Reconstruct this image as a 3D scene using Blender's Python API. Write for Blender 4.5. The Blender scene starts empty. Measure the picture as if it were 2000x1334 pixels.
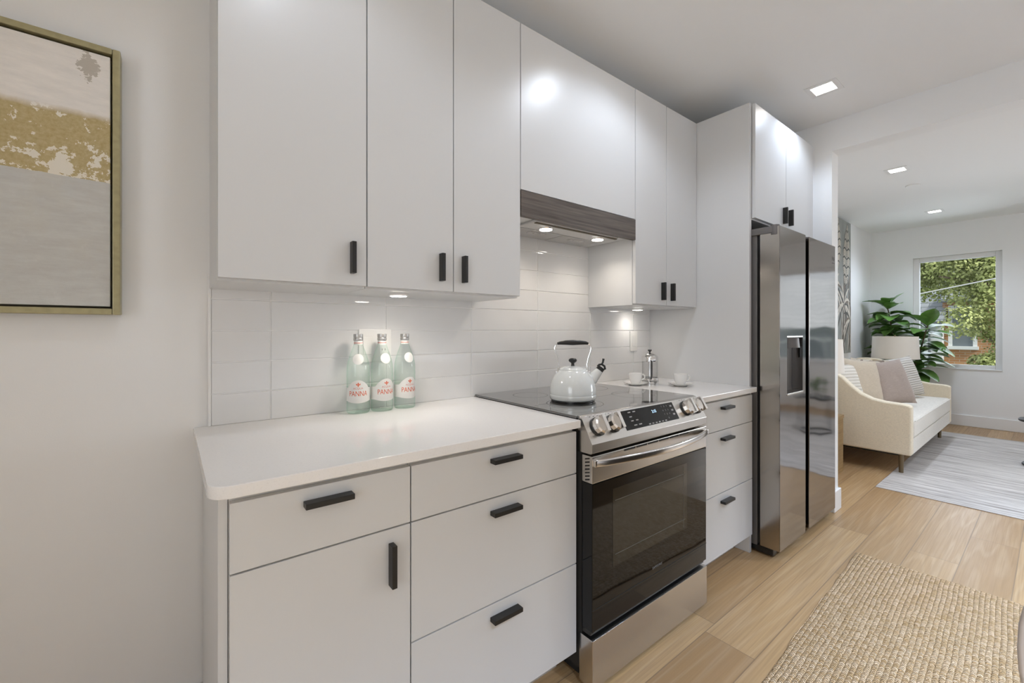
import bpy, bmesh, math, random
from mathutils import Vector, Matrix, noise
random.seed(7)
C = bpy.context.scene
COL = C.collection
PI = math.pi

# ------------------------------------------------------------------ camera, world, exposure, daylight
CAMH, PHI, FPX = 1.2194, 0.6679, 835.65
cam_d = bpy.data.cameras.new('camera'); cam = bpy.data.objects.new('camera', cam_d); COL.objects.link(cam)
cam.location = (0, -1.0265, CAMH); cam.rotation_euler = (PI/2, 0, -PHI)
cam_d.sensor_width = 36; cam_d.lens = FPX/2000*36
cam_d.shift_x = -5.76/2000; cam_d.shift_y = -21.32/2000
cam_d.clip_start = 0.02; cam_d.clip_end = 200
C.camera = cam
C.view_settings.view_transform = 'Standard'; C.view_settings.look = 'None'
C.view_settings.gamma = 1; C.view_settings.use_curve_mapping = False
C.view_settings.exposure = 0.15
C.cycles.max_bounces = 10; C.cycles.diffuse_bounces = 6; C.cycles.glossy_bounces = 5
C.cycles.transmission_bounces = 8; C.cycles.transparent_max_bounces = 12
C.cycles.sample_clamp_indirect = 4.0; C.cycles.caustics_reflective = False; C.cycles.caustics_refractive = False

W = bpy.data.worlds.new('sky'); C.world = W; W.use_nodes = True
bg = W.node_tree.nodes['Background']; bg.inputs[0].default_value = (0.86, 0.93, 1.0, 1); bg.inputs[1].default_value = 1.0

CEIL = 2.625; WY = 0.6575; XL = -2.2; XW = 3.444; XF = 7.918; YR = -3.8

def light(name, kind, loc, power, rot=(0,0,0), size=1, size_y=None, color=(1,1,1), parent=None, spread=None, blend=0.6, angle=None):
    l = bpy.data.lights.new(name, kind); o = bpy.data.objects.new(name, l); COL.objects.link(o)
    l.energy = power; l.color = color
    if kind == 'AREA':
        l.size = size
        if size_y: l.shape = 'RECTANGLE'; l.size_y = size_y
        if spread: l.spread = spread
    elif kind == 'SUN': l.angle = size
    else: l.shadow_soft_size = size
    if kind == 'SPOT': l.spot_size = angle; l.spot_blend = blend
    o.location = loc; o.rotation_euler = rot
    if parent: o.parent = parent
    return o
# daylight lamps outside the panes; left and side ones are added, unseen fill
DAY_FILL = (0.90, 0.95, 1.0)
light('daylight_living', 'AREA', (XF+0.16, -0.2, 1.46), 9, (0, -PI/2, PI), 1.25, 0.62, (.82, .93, 1.08))
light('fill_left', 'AREA', (XL-0.14, -2.0, 1.5), 20, (0, -PI/2, 0), 1.4, 1.6, DAY_FILL)
light('fill_side', 'AREA', (XF+0.14, -3.05, 1.46), 60, (0, -PI/2, PI), 1.44, 1.0, DAY_FILL)
light('sun', 'SUN', (12, -10, 20), 3.0, (math.radians(48), 0, math.radians(-15)), math.radians(8), color=(1, .97, .9))

# ------------------------------------------------------------------ materials
def srgb(r, g, b):
    f = lambda c: (c/255/12.92) if c/255 <= .04045 else ((c/255+.055)/1.055)**2.4
    return (f(r), f(g), f(b))
class NT:
    def __init__(s, name):
        s.m = bpy.data.materials.new(name); s.m.use_nodes = True; s.t = s.m.node_tree; s.n = s.t.nodes
        s.b = s.n['Principled BSDF']; s.out = s.n['Material Output']
    def add(s, typ, **kw):
        n = s.n.new(typ)
        for k, v in kw.items(): setattr(n, k, v)
        return n
    def link(s, a, b): s.t.links.new(a, b)
    def val(s, x, sock):
        if isinstance(x, (int, float)): sock.default_value = x
        elif isinstance(x, (tuple, list)): sock.default_value = x
        else: s.link(x, sock)
    def math(s, op, a, b=0.0, c=0.0, clamp=False):
        n = s.add('ShaderNodeMath', operation=op, use_clamp=clamp)
        s.val(a, n.inputs[0]); s.val(b, n.inputs[1])
        if op in ('MULTIPLY_ADD', 'SMOOTH_MIN', 'WRAP'): s.val(c, n.inputs[2])
        return n.outputs[0]
    def pos(s):
        g = s.add('ShaderNodeTexCoord'); x = s.add('ShaderNodeSeparateXYZ'); s.link(g.outputs['Object'], x.inputs[0])
        return g.outputs['Object'], x.outputs[0], x.outputs[1], x.outputs[2]
    def vec(s, x, y, z):
        n = s.add('ShaderNodeCombineXYZ'); s.val(x, n.inputs[0]); s.val(y, n.inputs[1]); s.val(z, n.inputs[2]); return n.outputs[0]
    def noise(s, v, scale, detail=3, rough=.5, dist=0.0):
        n = s.add('ShaderNodeTexNoise'); s.link(v, n.inputs['Vector']); n.inputs['Scale'].default_value = scale
        n.inputs['Detail'].default_value = detail; n.inputs['Roughness'].default_value = rough; n.inputs['Distortion'].default_value = dist
        return n.outputs[0]
    def white(s, v):
        n = s.add('ShaderNodeTexWhiteNoise'); s.link(v, n.inputs['Vector']); return n.outputs[0]
    def mapr(s, x, a, b, c=0., d=1.):
        n = s.add('ShaderNodeMapRange'); s.val(x, n.inputs[0]); n.inputs[1].default_value = a; n.inputs[2].default_value = b
        n.inputs[3].default_value = c; n.inputs[4].default_value = d; return n.outputs[0]
    def mix(s, f, a, b):
        n = s.add('ShaderNodeMix', data_type='RGBA'); s.val(f, n.inputs[0])
        for x, i in ((a, 6), (b, 7)):
            if isinstance(x, tuple): n.inputs[i].default_value = (*x[:3], 1)
            else: s.link(x, n.inputs[i])
        return n.outputs[2]
    def base(s, c):
        if isinstance(c, tuple): s.b.inputs['Base Color'].default_value = (*c[:3], 1)
        else: s.link(c, s.b.inputs['Base Color'])
    def bump(s, h, strength=.2, dist=.01):
        n = s.add('ShaderNodeBump'); n.inputs['Strength'].default_value = strength; n.inputs['Distance'].default_value = dist
        s.link(h, n.inputs['Height']); s.link(n.outputs[0], s.b.inputs['Normal'])
    def set(s, **kw):
        for k, v in kw.items():
            s.val(v, s.b.inputs[k.replace('_', ' ')])
        return s
def plain(name, col, rough=.5, metal=0., bump=0., bscale=200, var=0.0, spec=.5, coat=0.):
    t = NT(name); p, x, y, z = t.pos()
    n = t.noise(p, bscale, 2)
    if var: t.base(t.mix(t.mapr(n, .3, .7), tuple(c*(1-var) for c in col), tuple(min(1, c*(1+var)) for c in col)))
    else: t.base(tuple(col))
    t.set(Roughness=rough, Metallic=metal, Specular_IOR_Level=spec, Coat_Weight=coat)
    if bump: t.bump(n, bump, .002)
    return t.m
M = {}
M['wall'] = plain('wall_paint', (.845, .845, .84), .55, bump=.06, bscale=350)
M['ceiling'] = plain('ceiling_paint', (.865, .865, .86), .7, bump=.05, bscale=300)
M['trim'] = plain('trim_paint', (.80, .79, .78), .35)
M['cab'] = plain('satin_cabinet', (.657, .658, .657), .30, bump=.03, bscale=500)
M['cab_in'] = plain('cabinet_inside', (.72, .70, .67), .5)
M['dark_gap'] = plain('dark_gap', (.02, .019, .018), .8)
M['black'] = plain('black_metal', (.010, .009, .008), .42)
M['blackpl'] = plain('black_plastic', (.012, .012, .012), .3)
M['chrome'] = plain('chrome', (.82, .81, .80), .08, 1)
M['enamel'] = plain('white_enamel', (.78, .80, .79), .08, coat=.5)
M['china'] = plain('white_china', (.84, .83, .81), .1)
M['vent'] = plain('vent_housing', (.58, .57, .56), .35)
M['filter'] = plain('filter_mesh', (.46, .45, .44), .4, .3, bump=.3, bscale=900)
M['plate'] = plain('white_plastic', (.80, .79, .77), .3)
M['brass'] = plain('aged_brass', (.50, .40, .24), .35, 1)
M['goldframe'] = plain('gold_frame', srgb(168, 160, 124), .35, .5, var=.08, bscale=60)
M['frame_dark'] = plain('frame_inner', srgb(88, 76, 52), .5)
M['grout'] = plain('grout', (.88, .87, .86), .8)
def quartz():
    t = NT('white_quartz'); p, *_ = t.pos()
    n = t.noise(p, 260, 2); t.base(t.mix(t.mapr(n, .55, .75), (.87, .855, .845), (.82, .805, .795)))
    t.set(Roughness=.07, Specular_IOR_Level=.5); return t.m
M['quartz'] = quartz()
def tile_mat():
    t = NT('glazed_tile'); p, *_ = t.pos()
    n = t.noise(p, 9, 2); t.base(t.mix(n, (.735, .73, .725), (.775, .77, .765)))
    t.set(Roughness=.045, Specular_IOR_Level=.55); t.bump(t.noise(p, 14, 2), .03, .01); return t.m
M['tile'] = tile_mat()
def steel(name, col, rough, stretch=(3, 60, 900), amt=.08, bump=.01):
    t = NT(name); p, x, y, z = t.pos()
    v = t.vec(t.math('MULTIPLY', x, stretch[0]), t.math('MULTIPLY', y, stretch[1]), t.math('MULTIPLY', z, stretch[2]))
    n = t.noise(v, 1.0, 3)
    t.base(t.mix(n, tuple(c*.99 for c in col), tuple(c*1.01 for c in col)))
    t.set(Metallic=1.0, Roughness=rough); return t.m
M['steel'] = steel('brushed_steel', (.60, .575, .545), .27, amt=.03)
M['steel_bright'] = steel('bright_steel', (.74, .715, .69), .18, amt=.02)
def fridge_steel():
    t = NT('smoked_steel'); p, x, y, z = t.pos()
    n = t.noise(t.vec(t.math('MULTIPLY', x, 4), t.math('MULTIPLY', y, 4), t.math('MULTIPLY', z, 900)), 1, 2)
    t.base(t.mix(n, (.30, .283, .27), (.33, .31, .295)))
    t.set(Metallic=1.0, Roughness=.085)
    t.bump(t.noise(t.vec(t.math('MULTIPLY', x, 2.2), y, t.math('MULTIPLY', z, 3.0)), 1.3, 1), .10, .03); return t.m
M['smoke'] = fridge_steel()
M['smoke_side'] = steel('smoked_side', (.44, .41, .375), .2, (1, 1, 500))
M['greymetal'] = plain('grey_fridge_body', (.16, .15, .145), .45, .4)
M['blackglass'] = plain('black_glass', (.004, .004, .004), .04, spec=.36)
M['cookglass'] = plain('cooktop_glass', (.045, .042, .040), .05, spec=1., coat=1.)
M['ovenwin'] = plain('oven_window', (.020, .018, .013), .05)
M['ovenrack'] = plain('oven_rack', (.12, .11, .095), .4)
def emis(name, col, s):
    t = NT(name); t.base((.8, .8, .8)); t.b.inputs['Emission Color'].default_value = (*col, 1); t.b.inputs['Emission Strength'].default_value = s; return t.m
M['lamp'] = emis('lit_lens', (1, .97, .92), 12)
M['puck'] = emis('lit_puck', (1, .93, .85), 22)
M['clock'] = emis('lit_digits', (.35, .65, 1.0), 1.6)
M['marks'] = plain('panel_marks', (.35, .35, .35), .5)
M['logo'] = plain('logo_print', (.10, .09, .09), .4)
def floor_mat():
    t = NT('oak_planks'); p, x, y, z = t.pos()
    PW = .1885
    row = t.math('FLOOR', t.math('DIVIDE', t.math('ADD', y, .1435), PW))
    fr = t.math('FRACT', t.math('DIVIDE', t.math('ADD', y, .1435), PW))
    off = t.white(t.vec(row, 3.3, 0.)) 
    lx = t.math('ADD', t.math('DIVIDE', x, 1.55), t.math('MULTIPLY', off, 7.3))
    cell = t.math('FLOOR', lx); fx = t.math('FRACT', lx)
    pid = t.white(t.vec(row, cell, 5.))
    pid2 = t.white(t.vec(cell, row, 9.))
    # grain
    gv = t.vec(t.math('ADD', t.math('MULTIPLY', x, 1.0), t.math('MULTIPLY', pid, 37.)), t.math('ADD', t.math('MULTIPLY', y, 13.), t.math('MULTIPLY', pid2, 19.)), 0.)
    g1 = t.noise(gv, 2.2, 5, .6, .6)
    rings = t.math('SINE', t.math('MULTIPLY', t.noise(gv, .40, 2, .5, .25), 62.))
    gv2 = t.vec(t.math('MULTIPLY', x, 3.), t.math('MULTIPLY', y, 160.), pid)
    g2 = t.noise(gv2, 1., 3)
    c0 = t.mix(pid, srgb(156, 122, 82), srgb(188, 154, 110))
    c1 = t.mix(t.mapr(g1, .35, .75, 0, .42), c0, srgb(150, 118, 86))
    c2 = t.mix(t.mapr(rings, .2, 1, 0, .10), c1, srgb(224, 203, 172))
    c3 = t.mix(t.mapr(g2, .4, .75, 0, .5), c2, srgb(140, 110, 76))
    seam = t.math('MAXIMUM', t.math('LESS_THAN', t.math('MINIMUM', fr, t.math('SUBTRACT', 1., fr)), .011),
                  t.math('LESS_THAN', t.math('MINIMUM', fx, t.math('SUBTRACT', 1., fx)), .0011))
    t.base(t.mix(t.math('MULTIPLY', seam, .75), c3, srgb(120, 96, 72)))
    t.set(Roughness=t.mapr(g2, .2, .8, .30, .44), Specular_IOR_Level=.5)
    t.bump(t.math('SUBTRACT', t.math('MULTIPLY', g2, .25), seam), .25, .002)
    return t.m
M['floor'] = floor_mat()
def jute_mat():
    t = NT('woven_jute'); p, x, y, z = t.pos()
    wob = t.math('MULTIPLY', t.math('SUBTRACT', t.noise(p, 3.0, 2), .5), .015)
    yy = t.math('DIVIDE', t.math('ADD', y, wob), .0165)
    yy = t.math('ADD', yy, t.math('MULTIPLY', t.math('SUBTRACT', t.noise(p, 40, 2), .5), .4))
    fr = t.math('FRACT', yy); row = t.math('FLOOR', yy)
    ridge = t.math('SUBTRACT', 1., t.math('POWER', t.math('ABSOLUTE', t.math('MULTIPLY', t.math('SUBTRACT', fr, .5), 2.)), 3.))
    slant = t.math('ABSOLUTE', t.math('SUBTRACT', fr, .5))
    st = t.math('ADD', t.math('ADD', t.math('DIVIDE', x, .0100), t.math('MULTIPLY', slant, 1.5)), t.math('MULTIPLY', t.white(t.vec(row, 1., 2.)), 5.))
    st = t.math('ADD', st, t.math('MULTIPLY', t.noise(p, 40, 2), 1.6))
    fs = t.math('ABSOLUTE', t.math('MULTIPLY', t.math('SUBTRACT', t.math('FRACT', st), .5), 2.))
    knot = t.white(t.vec(t.math('FLOOR', st), row, 4.))
    h = t.math('MULTIPLY', ridge, t.math('SUBTRACT', 1., t.math('POWER', fs, 2.)))
    c = t.mix(knot, srgb(208, 170, 122), srgb(242, 210, 172))
    c = t.mix(t.mapr(t.noise(p, 110, 4, .75), .5, .66, 0, .8), c, srgb(150, 116, 72))
    c = t.mix(t.mapr(t.noise(p, 90, 3, .7), .55, .75, 0, .6), c, srgb(240, 226, 200))
    c = t.mix(t.mapr(t.noise(t.vec(x, t.math('MULTIPLY', y, 5.), 0.), 5, 3), .55, .8, 0, .4), c, srgb(176, 144, 100))
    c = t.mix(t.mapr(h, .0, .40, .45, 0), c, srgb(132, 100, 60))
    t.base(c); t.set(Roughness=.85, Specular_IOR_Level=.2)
    t.bump(t.math('ADD', h, t.math('MULTIPLY', t.noise(p, 500, 2), .25)), 1.0, .007); return t.m
M['jute'] = jute_mat()
def rug_mat():
    t = NT('striated_rug'); p, x, y, z = t.pos()
    a = t.noise(t.vec(t.math('MULTIPLY', x, 44), t.math('MULTIPLY', y, 2.2), 0.), 1.0, 5, .75)
    b = t.noise(t.vec(t.math('MULTIPLY', x, 7), t.math('MULTIPLY', y, .7), 3.), 1.0, 3, .6)
    c = t.mix(t.mapr(a, .35, .65), srgb(134, 126, 120), srgb(216, 210, 204))
    c = t.mix(t.mapr(b, .4, .65, 0, .5), c, srgb(206, 200, 194))
    t.base(c); t.set(Roughness=.95, Specular_IOR_Level=.1); t.bump(t.noise(p, 260, 2), .5, .004); return t.m
M['rug'] = rug_mat()
def fabric(name, col, scale=260, var=.10, b=.35):
    t = NT(name); p, x, y, z = t.pos()
    w = t.noise(t.vec(t.math('MULTIPLY', x, .35), y, t.math('MULTIPLY', z, 2.2)), scale*.35, 3)
    n = t.math('ADD', t.math('MULTIPLY', t.noise(p, scale, 2), .5), t.math('MULTIPLY', w, .5))
    t.base(t.mix(t.mapr(n, .35, .65), tuple(c*(1-var) for c in col), tuple(min(1, c*(1+var)) for c in col)))
    t.set(Roughness=.9, Specular_IOR_Level=.15, Sheen_Weight=.15); t.bump(n, b, .003); return t.m
M['sofa'] = fabric('cream_linen_warm_lit', (.77, .675, .52))  # arms and back: warm kitchen light put into the linen colour
M['sofa_cool_lit'] = fabric('cream_linen_cool_lit', (.74, .70, .635))  # same linen on seat and base, cool window light put into its colour
M['tan'] = fabric('tan_cloth', (.56, .47, .36))
M['mauve'] = fabric('mauve_cloth', (.39, .315, .27))
M['creamp'] = fabric('cream_cloth', (.72, .68, .62))
def striped(name, a, b, freq, axis=2, wid=.5):
    t = NT(name); p, x, y, z = t.pos(); q = (x, y, z)[axis]
    s = t.math('SINE', t.math('MULTIPLY', q, freq))
    t.base(t.mix(t.math('GREATER_THAN', s, wid), a, b)); t.set(Roughness=.9); t.bump(s, .5, .004); return t.m
M['ribbed'] = striped('ribbed_cloth', (.74, .69, .61), (.60, .55, .47), 210)
M['stitched'] = striped('stitched_cloth', (.70, .66, .60), (.36, .33, .29), 260, wid=.75)
def leafprint():
    t = NT('patterned_cloth'); p, *_ = t.pos()
    n = t.noise(p, 11, 1, .4, 1.5); t.base(t.mix(t.math('GREATER_THAN', n, .52), srgb(196, 186, 170), srgb(128, 114, 102))); t.set(Roughness=.9); return t.m
M['patterned'] = leafprint()
M['shade'] = plain('lamp_shade', (.86, .80, .72), .8, bump=.1, bscale=400)
def wood(name, a, b, axis=0, sc=8, rough=.45):
    t = NT(name); p, x, y, z = t.pos(); k = [60, 60, 60]; k[axis] = 2.0
    n = t.noise(t.vec(t.math('MULTIPLY', x, k[0]), t.math('MULTIPLY', y, k[1]), t.math('MULTIPLY', z, k[2])), sc*.2, 4, .6)
    t.base(t.mix(t.mapr(n, .3, .7), a, b)); t.set(Roughness=rough); t.bump(n, .12, .002); return t.m
M['band'] = wood('dark_grained_laminate', srgb(62, 54, 48), srgb(104, 94, 86), 0, 9)
M['sidetable'] = wood('honey_wood', srgb(134, 106, 66), srgb(164, 136, 92), 0)
M['bronze'] = plain('bronze_leg', (.20, .15, .09), .4, .7)
M['leaf'] = plain('fig_leaf', srgb(100, 138, 68), .35, var=.35, bscale=7)
M['stem'] = plain('fig_stem', (.12, .085, .05), .8, var=.3, bscale=60)
M['pot'] = plain('plant_pot', (.5, .47, .42), .6)
M['soil'] = plain('soil', (.05, .035, .025), .95, bump=.4, bscale=80)
M['treeleaf'] = plain('tree_leaf', srgb(170, 178, 112), .6, var=.30, bscale=1.7)
M['treeleaf'].node_tree.nodes['Principled BSDF'].inputs['Subsurface Weight'].default_value = 0
M['bark'] = plain('bark', (.16, .12, .09), .9, bump=.5, bscale=30, var=.3)
def brick():
    t = NT('brick_wall'); p, x, y, z = t.pos()
    b = t.add('ShaderNodeTexBrick'); t.link(t.vec(y, z, 0.), b.inputs['Vector'])
    b.inputs['Scale'].default_value = 1; b.inputs['Brick Width'].default_value = .23; b.inputs['Row Height'].default_value = .075; b.inputs['Mortar Size'].default_value = .008
    b.inputs['Color1'].default_value = (*srgb(170, 118, 76), 1); b.inputs['Color2'].default_value = (*srgb(196, 148, 104), 1); b.inputs['Mortar'].default_value = (*srgb(190, 170, 150), 1)
    t.base(b.outputs[0]); t.set(Roughness=.9); return t.m
M['brick'] = brick()
def shingle(name, a, b, rowh=.14):
    t = NT(name); p, x, y, z = t.pos()
    k = t.add('ShaderNodeTexBrick'); t.link(t.vec(y, z, 0.), k.inputs['Vector']); k.inputs['Scale'].default_value = 1
    k.inputs['Brick Width'].default_value = .35; k.inputs['Row Height'].default_value = rowh; k.inputs['Mortar Size'].default_value = .012
    k.inputs['Color1'].default_value = (*a, 1); k.inputs['Color2'].default_value = (*b, 1); k.inputs['Mortar'].default_value = (*[c*.6 for c in a], 1)
    t.base(k.outputs[0]); t.set(Roughness=.9); return t.m
M['roof'] = shingle('grey_shingles', srgb(126, 132, 136), srgb(148, 153, 156))
M['roof_light'] = shingle('pale_shingles', srgb(212, 217, 222), srgb(228, 232, 236))
M['siding'] = plain('white_siding', (.82, .84, .85), .7)
M['siding_grey'] = shingle('grey_siding', srgb(158, 166, 172), srgb(164, 172, 178), .12)
M['housewin'] = plain('house_glass', (.16, .19, .21), .1)
M['gutter'] = plain('gutter', (.14, .15, .16), .5)
M['ground'] = plain('lawn', srgb(110, 130, 84), .95, var=.3, bscale=4)
M['cable'] = plain('cable', (.6, .6, .6), .6)
def glass(name, tint, ior=1.45, rough=0.0):
    t = NT(name); t.base(tint); t.set(Transmission_Weight=1.0, IOR=ior, Roughness=rough); return t.m
def thin_glass(name, edge, mid, ior, milk, scatter_mix):
    t = NT(name); tr = t.add('ShaderNodeBsdfTransparent'); gl = t.add('ShaderNodeBsdfGlossy'); gl.inputs['Roughness'].default_value = .03
    df = t.add('ShaderNodeBsdfTranslucent'); df.inputs[0].default_value = (*milk, 1); d2 = t.add('ShaderNodeBsdfDiffuse'); d2.inputs[0].default_value = (*milk, 1)  # pale tint imitates light scattered and refracted in the glass
    m0 = t.add('ShaderNodeMixShader'); m0.inputs[0].default_value = .5; t.link(df.outputs[0], m0.inputs[1]); t.link(d2.outputs[0], m0.inputs[2])
    lw = t.add('ShaderNodeLayerWeight'); lw.inputs[0].default_value = .5
    t.link(t.mix(t.math('POWER', lw.outputs['Facing'], 2.5), mid, edge), tr.inputs[0])
    m1 = t.add('ShaderNodeMixShader'); m1.inputs[0].default_value = scatter_mix; t.link(tr.outputs[0], m1.inputs[1]); t.link(m0.outputs[0], m1.inputs[2])
    mx = t.add('ShaderNodeMixShader'); t.link(t.math('MULTIPLY_ADD', t.math('POWER', lw.outputs['Facing'], 4.), ior-1, .03), mx.inputs[0])
    t.link(m1.outputs[0], mx.inputs[1]); t.link(gl.outputs[0], mx.inputs[2]); t.link(mx.outputs[0], t.out.inputs[0]); return t.m
M['bottle'] = thin_glass('green_tinted_glass', (.70, .88, .79), (.965, .99, .975), 1.3, (.92, 1., .95), .09)
M['beaker'] = thin_glass('clear_glass', (.80, .81, .81), (.98, .98, .98), 1.3, (.9, .9, .9), .02)
def pane():
    t = NT('window_glass'); tr = t.add('ShaderNodeBsdfTransparent'); gl = t.add('ShaderNodeBsdfGlossy'); gl.inputs['Roughness'].default_value = .01
    fr = t.add('ShaderNodeFresnel'); fr.inputs[0].default_value = 1.25; mx = t.add('ShaderNodeMixShader')
    t.link(fr.outputs[0], mx.inputs[0]); t.link(tr.outputs[0], mx.inputs[1]); t.link(gl.outputs[0], mx.inputs[2]); t.link(mx.outputs[0], t.out.inputs[0]); return t.m
M['pane'] = pane()
M['label'] = plain('paper_label', (.80, .79, .76), .5)
M['orange'] = plain('orange_ink', srgb(212, 86, 28), .5)
M['pinkink'] = plain('pale_red_ink', srgb(206, 120, 104), .5)
M['alucap'] = plain('aluminium_cap', (.50, .49, .475), .35, .9)

def canvas_mat():
    t = NT('abstract_canvas'); p, x, y, z = t.pos()      # object space, origin at canvas bottom right corner
    n = t.noise(p, 6, 4, .6); n2 = t.noise(p, 26, 5, .7); n3 = t.noise(p, 95, 3, .7); n4 = t.noise(t.vec(t.math('MULTIPLY', x, 2), y, t.math('MULTIPLY', z, 9)), 5, 4, .7)
    top = t.mix(t.mapr(n4, .3, .7), srgb(240, 235, 229), srgb(226, 222, 217))
    scr = t.math('MULTIPLY', t.mapr(t.math('ABSOLUTE', t.math('ADD', x, .045)), .0, .045, 1, 0), t.mapr(t.math('ABSOLUTE', t.math('SUBTRACT', z, .655)), 0, .075, 1, 0))
    top = t.mix(t.math('MULTIPLY', t.math('GREATER_THAN', t.math('MULTIPLY', scr, t.math('MULTIPLY', n2, n3)), .12), .6), top, srgb(150, 140, 120))
    gold = t.mix(t.mapr(n3, .3, .7), srgb(174, 154, 104), srgb(196, 180, 138))
    lowf = t.mapr(z, .36, .50, .035, -.02)
    gold = t.mix(t.math('GREATER_THAN', t.math('ADD', t.math('ADD', t.math('MULTIPLY', n2, .75), t.math('MULTIPLY', n, .25)), lowf), .545), gold, srgb(232, 226, 212))
    drk = t.math('MULTIPLY', t.mapr(t.math('ABSOLUTE', t.math('SUBTRACT', z, .49)), 0, .03, 1, 0), t.mapr(x, -.15, -.3, 0, 1))
    gold = t.mix(t.math('GREATER_THAN', t.math('MULTIPLY', drk, n4), .34), gold, srgb(110, 88, 56))
    low = t.mix(t.mapr(n4, .3, .7), srgb(206, 207, 203), srgb(192, 190, 186))
    low = t.mix(t.mapr(n, .5, .75, 0, .5), low, srgb(206, 201, 186))
    low = t.mix(t.mapr(n2, .58, .75, 0, .4), low, srgb(220, 219, 216))
    e1 = t.math('ADD', z, t.math('MULTIPLY', n2, .012))                       # boundaries
    edge_low = t.math('ADD', .352, t.math('MULTIPLY', t.math('ADD', x, .0), -.02))
    c = t.mix(t.math('GREATER_THAN', e1, edge_low), low, gold)
    c = t.mix(t.mapr(t.math('ADD', e1, t.math('MULTIPLY', n, .03)), .535, .555), c, top)
    t.base(c); t.set(Roughness=.75); t.bump(n3, .25, .003); return t.m
M['canvas'] = canvas_mat()

# ------------------------------------------------------------------ mesh helpers
def box(bm, x0, x1, y0, y1, z0, z1, bev=0.0, seg=2, mi=0):
    ps = [(x0,y0,z0),(x1,y0,z0),(x1,y1,z0),(x0,y1,z0),(x0,y0,z1),(x1,y0,z1),(x1,y1,z1),(x0,y1,z1)]
    v = [bm.verts.new(p) for p in ps]
    fs = [bm.faces.new([v[i] for i in f]) for f in ((0,3,2,1),(4,5,6,7),(0,1,5,4),(1,2,6,5),(2,3,7,6),(3,0,4,7))]
    for f in fs: f.material_index = mi
    if bev > 0:
        es = list({e for f in fs for e in f.edges})
        r = bmesh.ops.bevel(bm, geom=es, offset=bev, segments=seg, profile=.5, affect='EDGES')
        for f in r['faces']: f.material_index = mi
    return v
def ring(bm, c, ax, r, n, ph=0.):
    ax = Vector(ax).normalized(); u = ax.orthogonal().normalized(); w = ax.cross(u)
    return [bm.verts.new(Vector(c)+(u*math.cos(2*PI*i/n+ph)+w*math.sin(2*PI*i/n+ph))*r) for i in range(n)]
def bridge(bm, a, b, mi=0):
    n = len(a)
    for i in range(n):
        f = bm.faces.new((a[i], a[(i+1)%n], b[(i+1)%n], b[i])); f.material_index = mi
def cap(bm, a, flip=False, mi=0):
    f = bm.faces.new(list(reversed(a)) if flip else a); f.material_index = mi
def cyl(bm, p0, p1, r0, r1=None, n=20, caps=True, mi=0):
    r1 = r0 if r1 is None else r1; ax = Vector(p1)-Vector(p0)
    a = ring(bm, p0, ax, r0, n); b = ring(bm, p1, ax, r1, n); bridge(bm, a, b, mi)
    if caps: cap(bm, a, True, mi); cap(bm, b, False, mi)
def tube(bm, pts, r, n=10, closed=False, mi=0):
    pts = [Vector(p) for p in pts]; rs = r if isinstance(r, list) else [r]*len(pts); R = []
    prev = None
    for i, p in enumerate(pts):
        if closed: d = pts[(i+1) % len(pts)]-pts[i-1]
        else: d = (pts[min(i+1, len(pts)-1)]-pts[max(i-1, 0)])
        d.normalize()
        u = d.orthogonal() if prev is None else prev - d*prev.dot(d)
        u.normalize(); prev = u; w = d.cross(u)
        R.append([bm.verts.new(p+(u*math.cos(2*PI*k/n)+w*math.sin(2*PI*k/n))*rs[i]) for k in range(n)])
    for i in range(len(R)-1): bridge(bm, R[i], R[i+1], mi)
    if closed: bridge(bm, R[-1], R[0], mi)
    else: cap(bm, R[0], True, mi); cap(bm, R[-1], False, mi)
def lathe(bm, prof, n=40, c=(0,0,0), mi=0, capb=True, capt=True):
    R = []
    for r, z in prof:
        if r < 1e-5: R.append([bm.verts.new((c[0], c[1], c[2]+z))])
        else: R.append([bm.verts.new((c[0]+r*math.cos(2*PI*i/n), c[1]+r*math.sin(2*PI*i/n), c[2]+z)) for i in range(n)])
    for a, b in zip(R, R[1:]):
        if len(a) == 1 and len(b) == 1: continue
        if len(a) == 1:
            for i in range(n): bm.faces.new((a[0], b[(i+1)%n], b[i])).material_index = mi
        elif len(b) == 1:
            for i in range(n): bm.faces.new((a[i], a[(i+1)%n], b[0])).material_index = mi
        else: bridge(bm, a, b, mi)
    if capb and len(R[0]) > 1: cap(bm, R[0], True, mi)
    if capt and len(R[-1]) > 1: cap(bm, R[-1], False, mi)
def prism(bm, pts, axis, a0, a1, mi=0):
    def P(p, a):
        return {'x': (a, p[0], p[1]), 'y': (p[0], a, p[1]), 'z': (p[0], p[1], a)}[axis]
    A = [bm.verts.new(P(p, a0)) for p in pts]; B = [bm.verts.new(P(p, a1)) for p in pts]
    bridge(bm, A, B, mi); cap(bm, A, True, mi); cap(bm, B, False, mi)
def bevel_all(bm, off, seg=2, ang=30):
    bm.normal_update()
    es = [e for e in bm.edges if len(e.link_faces) == 2 and e.calc_face_angle(0) > math.radians(ang)]
    bmesh.ops.bevel(bm, geom=es, offset=off, segments=seg, profile=.5, affect='EDGES')
def xform(bm, mat, start=0):
    vs = list(bm.verts)[start:]
    for v in vs: v.co = mat @ v.co
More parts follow.
